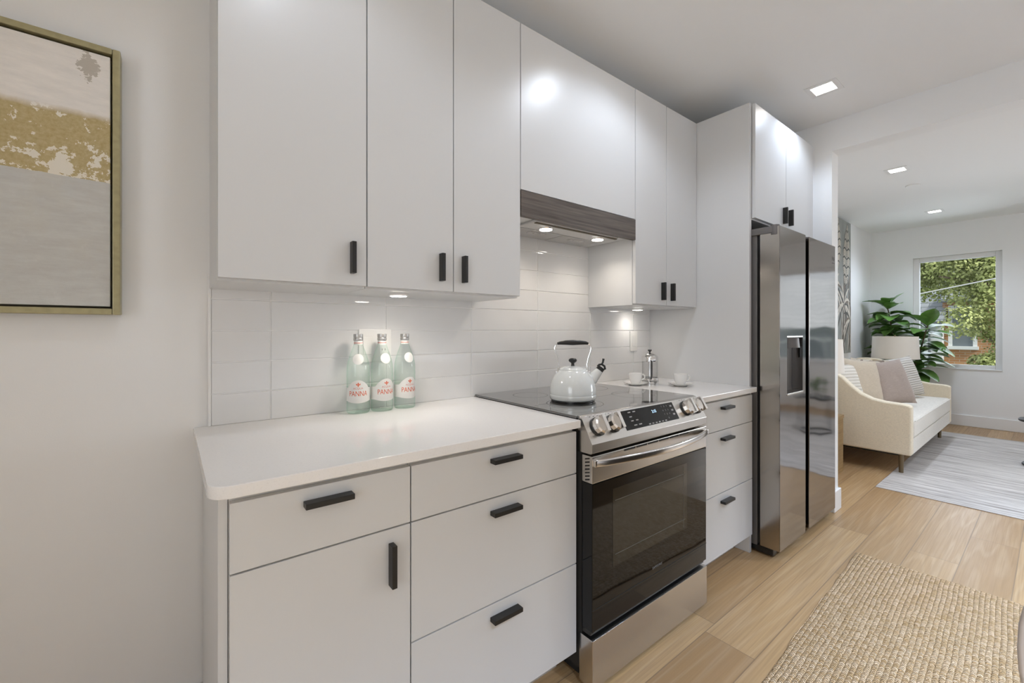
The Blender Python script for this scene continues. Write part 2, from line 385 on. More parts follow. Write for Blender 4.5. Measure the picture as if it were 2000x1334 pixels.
def superq(bm, w, h, t, n=14, e=2.6, c=(0,0,0), rot=None):
    """pillow: square outline in xz, thickness along y, pinched at the edges, pointed corners"""
    R = rot or Matrix.Identity(3); G = {}
    for side in (1, -1):
        for i in range(n+1):
            for j in range(n+1):
                u = -1+2*i/n; v = -1+2*j/n
                th = max(0., (1-abs(u)**e))**.55*max(0., (1-abs(v)**e))**.55
                sh = 1-.06*(1-v*v) if False else 1
                px = u*w/2*(1-.07*(1-abs(v)**2)*abs(u)); pz = v*h/2*(1-.07*(1-abs(u)**2)*abs(v))
                if side == -1 and (i in (0, n) or j in (0, n)): G[(side, i, j)] = G[(1, i, j)]; continue
                wr = .006*noise.noise(Vector((u*3, v*3, side*2+w*9)))
                G[(side, i, j)] = bm.verts.new(Vector(c)+R @ Vector((px, side*(th*t/2+.002+wr*th), pz)))
    for side in (1, -1):
        for i in range(n):
            for j in range(n):
                q = [G[(side, i, j)], G[(side, i+1, j)], G[(side, i+1, j+1)], G[(side, i, j+1)]]
                if side == 1: q.reverse()
                try: bm.faces.new(q)
                except ValueError: pass
def text_bm(bm, s, size, fn, mi=0, spacing=1.0):
    """flat letters (x right, y up, centred) mapped through fn(x,y)->3D point"""
    cu = bpy.data.curves.new('lettering', 'FONT'); cu.body = s; cu.size = size; cu.align_x = 'CENTER'; cu.align_y = 'CENTER'; cu.resolution_u = 2; cu.space_character = spacing
    o = bpy.data.objects.new('lettering', cu); COL.objects.link(o)
    dg = bpy.context.evaluated_depsgraph_get(); me = o.evaluated_get(dg).to_mesh()
    vs = [bm.verts.new(fn(v.co.x, v.co.y)) for v in me.vertices]
    for p in me.polygons:
        try: bm.faces.new([vs[i] for i in p.vertices]).material_index = mi
        except ValueError: pass
    o.evaluated_get(dg).to_mesh_clear(); bpy.data.objects.remove(o); bpy.data.curves.remove(cu)

BM = bmesh.new
def root_of(o):
    while o.parent: o = o.parent
    return o
def obj(name, bm, mat, parent=None, smooth=True, local=False, angle=35, label=None):
    bmesh.ops.recalc_face_normals(bm, faces=bm.faces[:])
    me = bpy.data.meshes.new(name)
    if parent is not None and not local:
        off = root_of(parent).location
        for v in bm.verts: v.co -= off
    bm.to_mesh(me); bm.free()
    for m in (mat if isinstance(mat, (list, tuple)) else [mat]): me.materials.append(M[m])
    if smooth:
        me.polygons.foreach_set('use_smooth', [True]*len(me.polygons)); me.set_sharp_from_angle(angle=math.radians(angle))
    o = bpy.data.objects.new(name, me); COL.objects.link(o)
    if smooth and len(me.polygons) < 4000:
        wn = o.modifiers.new('weighted_normal', 'WEIGHTED_NORMAL'); wn.keep_sharp = True; wn.weight = 80
    if parent is not None: o.parent = parent
    if label: o['label'] = label
    return o
def tag(o, label, cat, group=None, kind=None):
    if label: o['label'] = label
    if cat: o['category'] = cat
    if group: o['group'] = group
    if kind: o['kind'] = kind
    return o
def thing(name, label, cat, loc=(0,0,0), rz=0., group=None):
    o = bpy.data.objects.new(name, None); COL.objects.link(o); o.empty_display_size = .05
    o.location = loc; o.rotation_euler = (0, 0, rz)
    return tag(o, label, cat, group)
def struct(name, bm, mat, parent=None, smooth=False):
    o = obj(name, bm, mat, parent, smooth)
    if parent is None: o['kind'] = 'structure'
    return o
def boxes(*bs):
    bm = BM()
    for b in bs: box(bm, *b)
    return bm
def copy_tree(o, parent=None):
    c = o.copy(); COL.objects.link(c)
    if parent is not None: c.parent = parent
    for ch in list(o.children): copy_tree(ch, c)
    return c

# ------------------------------------------------------------------ setting
T = .15
struct('floor', boxes((XL-T, XF+T, YR-T, WY+T, -.1, 0)), 'floor')
struct('ceiling', boxes((XL-T, XF+T, YR-T, WY+T, CEIL, CEIL+.1)), 'ceiling')
struct('wall_back', boxes((XL-T, XF+T, WY, WY+T, 0, CEIL)), 'wall')
def wall_with_holes(axis, a0, a1, f0, f1, holes):
    bm = BM(); cuts = sorted(holes); cur = a0
    def b(p0, p1, z0, z1):
        if p1-p0 < 1e-4 or z1-z0 < 1e-4: return
        if axis == 'y': box(bm, f0, f1, p0, p1, z0, z1)
        else: box(bm, p0, p1, f0, f1, z0, z1)
    for h0, h1, z0, z1 in cuts:
        b(cur, h0, 0, CEIL); b(h0, h1, 0, z0); b(h0, h1, z1, CEIL); cur = h1
    b(cur, a1, 0, CEIL); return bm
WIN1 = (-.61, .20, .722, 2.205); WIN2 = (-2.30, -1.22, .722, 2.205); ADDED_WIN3 = (-3.6, -2.5, .722, 2.205); ADDED_WIN4 = (-2.85, -1.15, .75, 2.25)
struct('wall_right', wall_with_holes('y', YR, WY, XF, XF+T, [WIN1, WIN2, ADDED_WIN3]), 'wall')
struct('wall_left', wall_with_holes('y', YR, WY, XL-T, XL, [ADDED_WIN4]), 'wall')
struct('wall_rear', boxes((XL-T, XF+T, YR-T, YR, 0, CEIL)), 'wall')
# partition: short wing wall beside the refrigerator and the dropped header over the opening
bm = BM(); box(bm, XW, XW+.125, -.091, WY, 0, CEIL); box(bm, XW, XW+.125, YR, -.091, 2.422, CEIL)
struct('wall_partition', bm, 'wall')
def baseboard(name, *b): struct(name, boxes(*b), 'trim')
baseboard('baseboard_back', (XL, .064, WY-.016, WY, 0, .105, .004), (XW+.126, XF, WY-.016, WY, 0, .14, .004))
baseboard('baseboard_right', (XF-.016, XF, YR, WY-.017, 0, .14, .004))
baseboard('baseboard_partition', (XW+.125, XW+.141, -.107, WY-.017, 0, .14, .004), (XW-.0, XW+.124, -.107, -.091, 0, .14, .004))
baseboard('baseboard_left', (XL, XL+.016, YR, WY-.017, 0, .105, .004))
baseboard('baseboard_rear', (XL+.017, XF-.017, YR, YR+.016, 0, .105, .004))
def window(n, axis, h0, h1, z0, z1, f, sgn):
    """frame + glass set in the depth of the wall opening; f: wall face, sgn: outward direction"""
    a, b = f+sgn*.05, f+sgn*.12
    lo, hi = min(a, b), max(a, b); g = f+sgn*.09; w = .058
    bm = BM()
    def bb(p0, p1, q0, q1, l=lo, h=hi, bv=.004):
        if axis == 'y': box(bm, l, h, p0, p1, q0, q1, bv)
        else: box(bm, p0, p1, l, h, q0, q1, bv)
    bb(h0, h0+w, z0, z1); bb(h1-w, h1, z0, z1); bb(h0+w, h1-w, z0, z0+w); bb(h0+w, h1-w, z1-w, z1)
    fr = obj('window_%d' % n, bm, 'trim'); fr['kind'] = 'structure'
    bm = BM(); bb(h0+w, h1-w, z0+w, z1-w, g-.003, g+.003, 0); obj('glass_pane', bm, 'pane', fr)
    bm = BM(); l, h = sorted((f-sgn*.012, f+sgn*.05)); bb(h0-.0, h1+.0, z0, z0+.012, l, h, .003); obj('window_sill', bm, 'trim', fr)
    return fr
w1 = window(1, 'y', *WIN1, XF, 1)
obj('latch', boxes((XF+.035, XF+.05, .0, .10, .765, .775, .003)), 'greymetal', w1)
window(2, 'y', *WIN2, XF, 1)
window(3, 'y', *ADDED_WIN3, XF, 1); window(4, 'y', *ADDED_WIN4, XL, -1)  # both windows unseen, added for the fill lamps behind them

# tiled splashback: separate glazed tiles standing on a grout bed
X1, X2, U3, X3, RX1, X5 = .0804, .4699, .7824, 1.0850, 1.8520, 2.4536
PANX = 2.4635; UB, UT, UY = 1.3575, 2.4709, .3230
TX0, TS, JS, J0 = .0846, .4064, .1026, 1.3219
bm = BM(); box(bm, TX0, PANX-.001, WY-.007, WY-.0005, .914, 1.70, mi=1)
z = J0-4*JS
while z < 1.69:
    x = .252-TS
    while x < PANX:
        a, b = max(x+.0016, TX0+.001), min(x+TS-.0016, PANX-.002)
        c0, c1 = max(z+.0016, .9145), min(z+JS-.0016, 1.70)
        if b-a > .02 and c1-c0 > .02:
            n0 = len(bm.verts); box(bm, a, b, WY-.0100, WY-.004, c0, c1, .0012, 1)
            bm.verts.ensure_lookup_table()
            k1, k2 = random.uniform(-.0025, .0025), random.uniform(-.004, .004)
            for v in bm.verts[n0:]:
                if v.co.y < WY-.008: v.co.y += k1*(v.co.x-a)+k2*(v.co.z-c0)
        x += TS
    z += JS
struct('wall_backsplash', bm, ['tile', 'grout'], smooth=False)
struct('trim_1', boxes((TX0-.009, TX0-.0002, WY-.012, WY-.0005, .914, 1.40, .002)), 'trim')

# ------------------------------------------------------------------ cabinets
def pull(name, parent, x, z, horiz, y=0., L=.104):
    h = L/2; s = .0065
    bm = BM()
    if horiz: box(bm, x-h, x+h, y-.026, y, z-s, z+s, .0012)
    else: box(bm, x-s, x+s, y-.026, y, z-h, z+h, .0012)
    return obj('handle', bm, 'black', parent, label='black bar handle')
G = .0017
def front(name, root, x0, x1, z0, z1, y=0., th=.019):
    return obj(name, boxes((x0+G, x1-G, y, y+th, z0+G, z1-G, .0015)), 'cab', root)
R0, R1, R2, ZB = .8735, .7274, .4172, .1104
def base_cab(x0, x1, label, kind, endpanel=None):
    r = thing('base_cabinet', label, 'cabinet', ((x0+x1)/2, .33, 0))
    bm = BM(); box(bm, x0+.001, x1-.001, .021, .645, ZB, .886)
    obj('carcass', bm, 'cab_in', r)
    obj('toe_kick', boxes((x0+.02, x1-.001, .10, .115, .0, ZB)), 'cab', r)
    cx = (x0+x1)/2
    d = front('drawer', r, x0, x1, R1, R0); pull('h', d, cx-.006, .838, True)
    if kind == 'door':
        d = front('door', r, x0, x1, ZB, R1); pull('h', d, x1-.053, .640, False)
    else:
        d = front('drawer', r, x0, x1, R2, R1); pull('h', d, cx-.006, R1-.042, True)
        d = front('drawer', r, x0, x1, ZB, R2); pull('h', d, cx-.006, R2-.042, True)
    if endpanel: obj('end_panel', boxes((*endpanel, .019, .648, 0, .886, .0015)), 'cab', r)
    return r
base_cab(X1, X2, 'white base cabinet with one drawer over a door, at the left end of the counter', 'door', (X1-.017, X1))
base_cab(X2, X3-.004, 'wide white base cabinet of three drawers, just left of the oven range', 'drawers')
base_cab(RX1+.004, X5, 'white base cabinet of three drawers between the oven range and the refrigerator', 'drawers')

# worktops
def top_left():
    bm = BM(); pts = []
    x0, x1, y0, y1, r = X1-.035, X3-.004, -.02, WY-.0005, .042
    for k in range(9):
        a = PI+ k/8*PI/2; pts.append((x0+r+r*math.cos(a), y0+r+r*math.sin(a)))
    # left edge runs slightly out of square with the wall, as built
    pts += [(x1, y0), (x1, y1), (x0-.006, y1)]
    prism(bm, pts, 'z', .887, .914); bevel_all(bm, .003, 2, 40); return bm
tag(obj('countertop', top_left(), 'quartz'), 'long glossy white quartz countertop left of the range, with a rounded front corner', 'countertop')
bm = BM(); box(bm, RX1+.004, PANX-.0005, .0185, WY-.0005, .887, .914); box(bm, RX1+.004, PANX-.001, -.02, .0185, .887, .914)
bmesh.ops.remove_doubles(bm, verts=bm.verts, dist=.0001)
tag(obj('countertop', boxes((RX1+.004, PANX-.0012, -.02, WY-.0005, .887, .914, .003)), 'quartz'), 'short white quartz countertop between the range and the tall panel, holding two cups', 'countertop'); bm.free()

# uppers
def upper(x0, x1, doors, label, handles, y=UY, zb=UB, zt=UT, depth=WY-.001, group=None, side_gap=.0, loc_y=.5):
    r = thing('wall_cabinet', label, 'cabinet', ((x0+x1)/2, loc_y, zb), group=group)
    bm = BM(); box(bm, x0+.0008, x1-.0008, y+.021, depth, zb-.005, zt, .001)
    obj('carcass', bm, 'cab', r)
    xs = doors
    for i in range(len(xs)-1):
        d = front('door', r, xs[i], xs[i+1], zb, zt, y)
        for hx, hz, di in handles:
            if di == i: pull('h', d, hx, hz, False, y, .097)
    return r
upper(X1, X2, [X1, X2], 'white single-door wall cabinet at the far left end, above the water bottles', [(.4235, 1.4435, 0)])
upper(X2, 1.0936, [X2, U3, 1.0936], 'white two-door wall cabinet between the single-door cabinet and the hood', [(.7305, 1.4420, 0), (.8224, 1.4420, 1)])
upper(1.8562, PANX-.001, [1.8562, 2.141, PANX-.001], 'white two-door wall cabinet right of the range hood, above the coffee cups', [(2.0955, 1.4350, 0), (2.1865, 1.4350, 1)])
upper(PANX+.026, XW-.002, [PANX+.026, 2.92, 3.386], 'white two-door cabinet above the refrigerator', [(2.8765, 1.912, 0), (2.9645, 1.912, 1)], y=0., zb=1.838, zt=UT, loc_y=.3)
tag(obj('tall_panel', boxes((PANX, PANX+.022, .0187, WY-.001, 0, UT, .001)), 'cab'), 'tall white end panel standing between the counter and the refrigerator', 'panel')
# hood cabinet
r = thing('range_hood', 'white cabinet hood with dark wood-grain band and lit steel vent above the range', 'range hood', (1.475, .5, 1.69))
HX0, HX1 = 1.0936, 1.8562
bm = BM(); box(bm, HX0+.001, HX1-.001, UY+.021, WY-.001, 1.713, UT)
obj('carcass', bm, 'cab', r)
front('front_panel', r, HX0, HX1, 1.7925, UT, UY)
obj('wood_band', boxes((HX0+.001, HX1-.001, UY-.003, UY+.018, 1.6865, 1.7915, .001)), 'band', r)
obj('underside', boxes((HX0+.001, HX1-.001, UY+.0185, WY-.012, 1.698, 1.7125)), 'cab', r)
VX0, VX1, VY0, VY1, VZ = 1.205, 1.765, .360, .625, 1.688
vt = obj('vent_insert', boxes((VX0, VX1, VY0, VY1, VZ, 1.6975, .003)), 'vent', r)
obj('front_slot', boxes((VX0+.01, VX1-.005, VY0+.004, VY0+.018, VZ-.004, VZ-.0005)), 'frame_dark', vt)
for k in (0, 1):
    a = VX0+.012+k*(VX1-VX0-.02)/2; b = a+(VX1-VX0-.03)/2
    f = obj('grease_filter', boxes((a, b, VY0+.115, VY1-.012, VZ-.003, VZ-.0003, .001)), 'filter', vt)
    m_ = (a+b)/2
    obj('filter_catch', boxes((m_-.05, m_+.05, VY0+.14, VY0+.175, VZ-.005, VZ-.003, .001), (m_-.02, m_+.02, VY0+.152, VY0+.163, VZ-.0062, VZ-.005)), ['steel'], f)
for hx in (1.332, 1.690):
    bm = BM(); lathe(bm, [(.036, 0), (.034, -.004), (.029, -.005)], 28, (hx, .432, VZ)); hl = obj('hood_light', bm, 'steel_bright', vt)
    bm = BM(); lathe(bm, [(.0285, -.0062), (.001, -.0064)], 28, (hx, .432, VZ)); obj('lens', bm, 'puck', hl)
    light('hood_spot', 'SPOT', (hx, .432, VZ-.012), 3.2, (0, 0, 0), .02, color=(1, .90, .78), angle=math.radians(140), blend=.8)
# puck lights under the wall cabinets
for (x, y, lab, pw) in ((.63, .455, 'small round puck light under the cabinet above the water bottles', 3.2), (2.205, .560, 'small round puck light under the cabinet above the french press', 1.2)):
    r = thing('puck_light', lab, 'light', (x, y, UB-.005), group=None)
    bm = BM(); lathe(bm, [(.036, 0), (.035, -.007), (.030, -.008)], 28, (x, y, UB-.0055)); obj('housing', bm, 'plate', r)
    bm = BM(); lathe(bm, [(.029, -.0082), (.026, -.0095), (.001, -.0098)], 28, (x, y, UB-.0055)); obj('lens', bm, 'puck', r)
    light('puck_glow', 'SPOT', (x, y, UB-.022), pw, (0, 0, 0), .025, color=(1, .92, .82), angle=math.radians(150), blend=.9)

# ------------------------------------------------------------------ oven range
FX0, FX1, FY = 1.0905, 1.8450, -.062
rg = thing('oven_range', 'stainless slide-in electric range with black glass oven door', 'oven', (1.468, .3, 0))
obj('body', boxes((FX0+.004, FX1-.004, -.01, .63, .05, .912), (FX0+.03, FX1-.03, .03, .6, 0, .05)), 'dark_gap', rg)
ck = obj('cooktop', boxes((X3-.003, RX1+.003, .004, .645, .9145, .924, .002)), 'cookglass', rg)
for cx, cy, rr in ((1.27, .19, .115), (1.66, .19, .10), (1.27, .47, .08), (1.66, .47, .10)):
    bm = BM(); a = ring(bm, (cx, cy, .92415), (0,0,1), rr, 48); b = ring(bm, (cx, cy, .92415), (0,0,1), rr-.002, 48); bridge(bm, a, b)
    obj('burner_mark', bm, 'logo', ck)
prof = [(.004, .9235), (-.004, .9245), (-.012, .922), (-.056, .846), (FY, .836), (FY, .806), (-.056, .802), (.004, .802)]
bm = BM(); prism(bm, prof, 'x', FX0, FX1); bevel_all(bm, .0012, 2, 25)
cp = obj('control_panel', bm, 'steel', rg)
# slanted face frame: unit along slope
sl0 = Vector((0, -.012, .922)); sl1 = Vector((0, -.056, .846)); sd = (sl0-sl1).normalized(); sn = Vector((0, -sd.z, sd.y))
def on_face(x, t, d=0.): # t: 0 bottom..1 top
    p = sl1.lerp(sl0, t)+sn*d; return Vector((x, p.y, p.z))
def face_rect(bm, x0, x1, t0, t1, d0, d1):
    v = [bm.verts.new(on_face(x, t, d)) for d in (d0, d1) for (x, t) in ((x0, t0), (x1, t0), (x1, t1), (x0, t1))]
    for f in ((0,1,2,3),(4,5,6,7),(0,1,5,4),(1,2,6,5),(2,3,7,6),(3,0,4,7)): bm.faces.new([v[i] for i in f])
bm = BM(); face_rect(bm, 1.292, 1.640, .09, .93, -.001, .0012); dp = obj('display', bm, 'blackglass', cp)
bm = BM(); text_bm(bm, '2:15', .017, lambda x, y: on_face(1.495+x, .66+y/.088, .0016)); obj('clock_digits', bm, 'clock', dp)
bm = BM()
rnd = random.Random(3)
for cx, tt, n_, w_ in ((1.345, .80, 2, .016), (1.345, .60, 1, .014), (1.345, .42, 2, .014), (1.352, .22, 2, .018)):
    for k in range(n_): face_rect(bm, cx+k*.03-.01, cx+k*.03-.01+w_, tt, tt+.045, .0012, .0015)
for rr_ in range(4):
    for k in range(3): text_bm(bm, '123456789 0 '[rr_*3+k], .010, lambda x, y, k=k, rr_=rr_: on_face(1.555+k*.018+x, .80-rr_*.19+y/.088, .0016)) if '123456789 0 '[rr_*3+k] != ' ' else None
for k in range(6): face_rect(bm, 1.43+k*.022, 1.43+k*.022+.012, .13, .18, .0012, .0015)
for rr_ in range(3): face_rect(bm, 1.612, 1.626, .72-rr_*.2, .80-rr_*.2, .0012, .0015)
obj('panel_markings', bm, 'marks', dp)
for x in (1.150, 1.232, 1.722, 1.800):
    for k in (-1, 0, 1):
        bm = BM(); face_rect(bm, x+k*.02-.003, x+k*.02+.003, .93, .95, .0002, .0006); obj('knob_mark', bm, 'logo', cp)
for x in (1.150, 1.232, 1.722, 1.800):
    c = on_face(x, .50)
    bm = BM(); cyl(bm, c, c+sn*.006, .033, .033, 36); b0 = obj('knob', bm, 'blackpl', cp)
    bm = BM(); n_ = 12
    prof2 = [(.031, .006), (.0315, .010), (.031, .026), (.026, .031), (.0, .031)]
    rings = [ring(bm, c+sn*h, sn, max(r_, .001), n_) for r_, h in prof2]
    for a, b in zip(rings, rings[1:]): bridge(bm, a, b)
    cap(bm, rings[0], True)
    # raised grip bar across the face
    up = sd; s_ = Vector((1, 0, 0))
    gv = []
    for d in (.030, .046):
        for (a, b) in ((-.0075, -.031), (.0075, -.031), (.0075, .031), (-.0075, .031)): gv.append(bm.verts.new(c+sn*d+s_*a+up*b*(1 if d < .04 else .92)))
    for f in ((0,1,2,3),(4,5,6,7),(0,1,5,4),(1,2,6,5),(2,3,7,6),(3,0,4,7)): bm.faces.new([gv[i] for i in f])
    obj('knob_grip', bm, 'steel_bright', b0, angle=15)
# oven door
dr = obj('oven_door', boxes((FX0, FX1, FY, -.014, .703, .796, .004)), 'steel', rg)
gl = obj('door_glass', boxes((FX0+.001, FX1-.001, FY+.001, -.014, .203, .7025, .003)), 'blackglass', dr)
wn = obj('oven_window', boxes((1.1975, 1.683, FY+.0004, FY+.002, .391, .664)), 'ovenwin', gl)
bm = BM()
for zz in (.62, .43): box(bm, 1.21, 1.67, FY-.0001, FY+.001, zz, zz+.0022)
box(bm, 1.655, 1.6565, FY-.0001, FY+.001, .40, .655)
obj('oven_rack', bm, 'ovenrack', wn)
obj('glass_step', boxes((FX0+.002, FX1-.002, FY+.0003, FY+.002, .276, .2785)), 'dark_gap', gl)
bm = BM(); text_bm(bm, 'SAMSUNG', .013, lambda x, y: Vector((1.468+x, FY+.0006, .303+y)), spacing=1.15); obj('logo', bm, 'marks', gl)
obj('lower_edge', boxes((FX0+.004, FX1-.004, FY+.012, -.014, .186, .2025, .002)), 'blackpl', dr)
bm = BM()
for k in range(7):
    zz = .712+k*.0118; n0 = len(bm.verts)
    box(bm, FX0-.0006, FX0+.002, -.050, -.030, zz, zz+.005)
    bm.verts.ensure_lookup_table()
    for v in bm.verts[n0:]: v.co.z += (-(v.co.y+.04))*.28
obj('side_vents', bm, 'dark_gap', dr)
# bowed handle with vent slot above
bm = BM(); nseg = 28; A = []
sec = [(0, .003), (.003, 0), (.010, .001), (.013, .005), (.013, .019), (.010, .023), (.004, .023), (.0005, .019)]
for i in range(nseg+1):
    t = i/nseg; x = FX0+.012+t*(FX1-FX0-.020); bow = math.sin(PI*t)**.8; y = -.072-.052*bow
    A.append([bm.verts.new((x, y+dd, .761+zz)) for dd, zz in sec])
for a, b in zip(A, A[1:]): bridge(bm, a, b)
cap(bm, A[0], True); cap(bm, A[-1])
for x in (FX0+.016, FX1-.014): box(bm, x-.012, x+.012, -.072, FY+.002,   .7615, .7835, .002)
hd = obj('door_handle', bm, 'steel_bright', dr, angle=50)
bm = BM()
for i in range(6):
    a = FX0+.17+i*.073; box(bm, a, a+.066, FY-.0006, FY+.004, .786, .7925)
obj('vent_slots', bm, 'dark_gap', dr)
obj('storage_drawer', boxes((FX0, FX1, FY-.003, .0, .012, .178, .005)), 'steel', rg)

# ------------------------------------------------------------------ refrigerator
RX0, RXE, RY = 2.497, 3.405, -.120
fr = thing('refrigerator', 'tall smoked-steel side-by-side refrigerator with a water dispenser', 'refrigerator', (2.95, .25, 0))
obj('body', boxes((RX0+.004, RXE-.004, -.005, .62, .04, 1.755, .004)), 'greymetal', fr)
def fdoor(x0, x1, hole=None):
    bm = BM(); y0, y1, z0, z1 = RY, -.022, .048, 1.775
    if not hole: box(bm, x0, x1, y0, y1, z0, z1, .005, 3)
    else:
        hx0, hx1, hz0, hz1 = hole
        box(bm, x0, hx0, y0, y1, z0, z1, 0); box(bm, hx1, x1, y0, y1, z0, z1, 0)
        box(bm, hx0, hx1, y0, y1, z0, hz0); box(bm, hx0, hx1, y0, y1, hz1, z1); box(bm, hx0, hx1, y0+.07, y1, hz0, hz1)
        bmesh.ops.remove_doubles(bm, verts=bm.verts, dist=1e-5)
    return bm
DH = (2.592, 2.822, .865, 1.190)
d1 = obj('door', fdoor(RX0, 2.866, DH), 'smoke', fr)
for p in d1.data.polygons: p.use_smooth = False
d2 = obj('door', fdoor(2.928, RXE), 'smoke', fr, angle=20)
obj('door_side', boxes((RX0-.0012, RX0+.001, RY+.003, -.022, .049, 1.774)), 'smoke_side', d1)
obj('gap_channel', boxes((2.867, 2.927, -.075, -.02, .05, 1.765)), 'dark_gap', fr)
dsp = obj('dispenser', boxes((DH[0]+.002, DH[1]-.002, RY+.055, RY+.069, DH[2]+.002, DH[3]-.002)), 'greymetal', d1)
obj('dispenser_hood', boxes((DH[0], DH[1], RY-.001, RY+.066, DH[3]-.008, DH[3])), 'steel', dsp)
obj('dispenser_tray', boxes((DH[0], DH[1], RY-.004, RY+.06, DH[2], DH[2]+.012, .002)), 'steel', dsp)
bm = BM(); cyl(bm, (2.70, RY+.032, 1.125), (2.70, RY+.032, 1.178), .055, .05, 28); obj('ice_chute', bm, 'greymetal', dsp)
obj('paddle', boxes((2.675, 2.725, RY+.045, RY+.055, 1.06, 1.12, .003)), 'blackpl', dsp)
bm = BM(); text_bm(bm, 'SAMSUNG', .012, lambda x, y: Vector((3.366+x, RY-.0006, 1.658+y)), spacing=1.1)
for k in (0, 1):
    box(bm, 3.350+k*.03-.008, 3.350+k*.03-.003, RY-.0009, RY-.0003, 1.675, 1.70); box(bm, 3.350+k*.03-.008, 3.350+k*.03+.008, RY-.0009, RY-.0003, 1.685, 1.689)
obj('door_badge', bm, 'logo', d2)
bm = BM(); box(bm, RX0-.007, RX0+.03, -.085, .05, 1.742, 1.778, .004); cyl(bm, (RX0+.013, -.092, 1.732), (RX0+.013, -.092, 1.784), .021, n=20)
obj('hinge', bm, 'greymetal', fr)
bm = BM(); box(bm, RX0+.01, RXE-.01, -.015, .10, .012, .046, .003); box(bm, RX0+.005, RX0+.06, -.085, .0, .008, .047, .006); box(bm, RXE-.06, RXE-.005, -.085, .0, .008, .047, .006)
for x in (RX0+.05, RXE-.05):
    for y in (.0, .55): cyl(bm, (x, y, 0), (x, y, .02), .02, n=14)
obj('foot_grille', bm, 'blackpl', fr)

# ------------------------------------------------------------------ painting
pt = thing('framed_painting', 'abstract gold and grey canvas in a slim gold frame on the left wall', 'painting', (-.70, WY-.025, 1.264))
PX1, PX0, PZ0, PZ1 = -.1265, -1.20, 1.2640, 2.0090
bm = BM(); fw = .017
box(bm, PX0, PX0+fw, WY-.045, WY-.001, PZ0, PZ1, .003); box(bm, PX1-fw, PX1, WY-.045, WY-.001, PZ0, PZ1, .003)
box(bm, PX0+fw, PX1-fw, WY-.045, WY-.001, PZ0, PZ0+fw, .003); box(bm, PX0+fw, PX1-fw, WY-.045, WY-.001, PZ1-fw, PZ1, .003)
obj('frame', bm, 'goldframe', pt)
obj('backing', boxes((PX0+fw, PX1-fw, WY-.012, WY-.002, PZ0+fw, PZ1-fw)), 'frame_dark', pt)
bm = BM(); box(bm, -1.05, 0, 0, .022, 0, PZ1-PZ0-.045, .002)
cv = obj('canvas', bm, 'canvas', pt, local=True); cv.location = Vector((PX1-.0215, WY-.036, PZ0+.0225))-Vector(pt.location)

# ------------------------------------------------------------------ outlets
def outlet(x0, x1, z0, z1, gangs, label):
    r = thing('wall_outlet', label, 'outlet', ((x0+x1)/2, WY-.012, z0))
    obj('cover_plate', boxes((x0, x1, WY-.0165, WY-.0108, z0, z1, .002)), 'plate', r)
    w = (x1-x0)/gangs
    for k in range(gangs):
        c = x0+w*(k+.5); zc = (z0+z1)/2
        rk = obj('rocker' if k == 0 else 'socket', boxes((c-.0165, c+.0165, WY-.019, WY-.0166, zc-.034, zc+.034, .0012)), 'china', r)
        if k == 1:
            for s in (-1, 1):
                for q in (-.006, .006): obj('slot', boxes((c+q-.001, c+q+.001, WY-.0193, WY-.0188, zc+s*.016-.004, zc+s*.016+.004)), 'dark_gap', rk)
outlet(.5490, .6785, 1.0957, 1.2248, 2, 'double white outlet plate on the tiles behind the water bottles')
outlet(2.2420, 2.3150, 1.0900, 1.2150, 1, 'single white switch plate on the tiles above the french press')

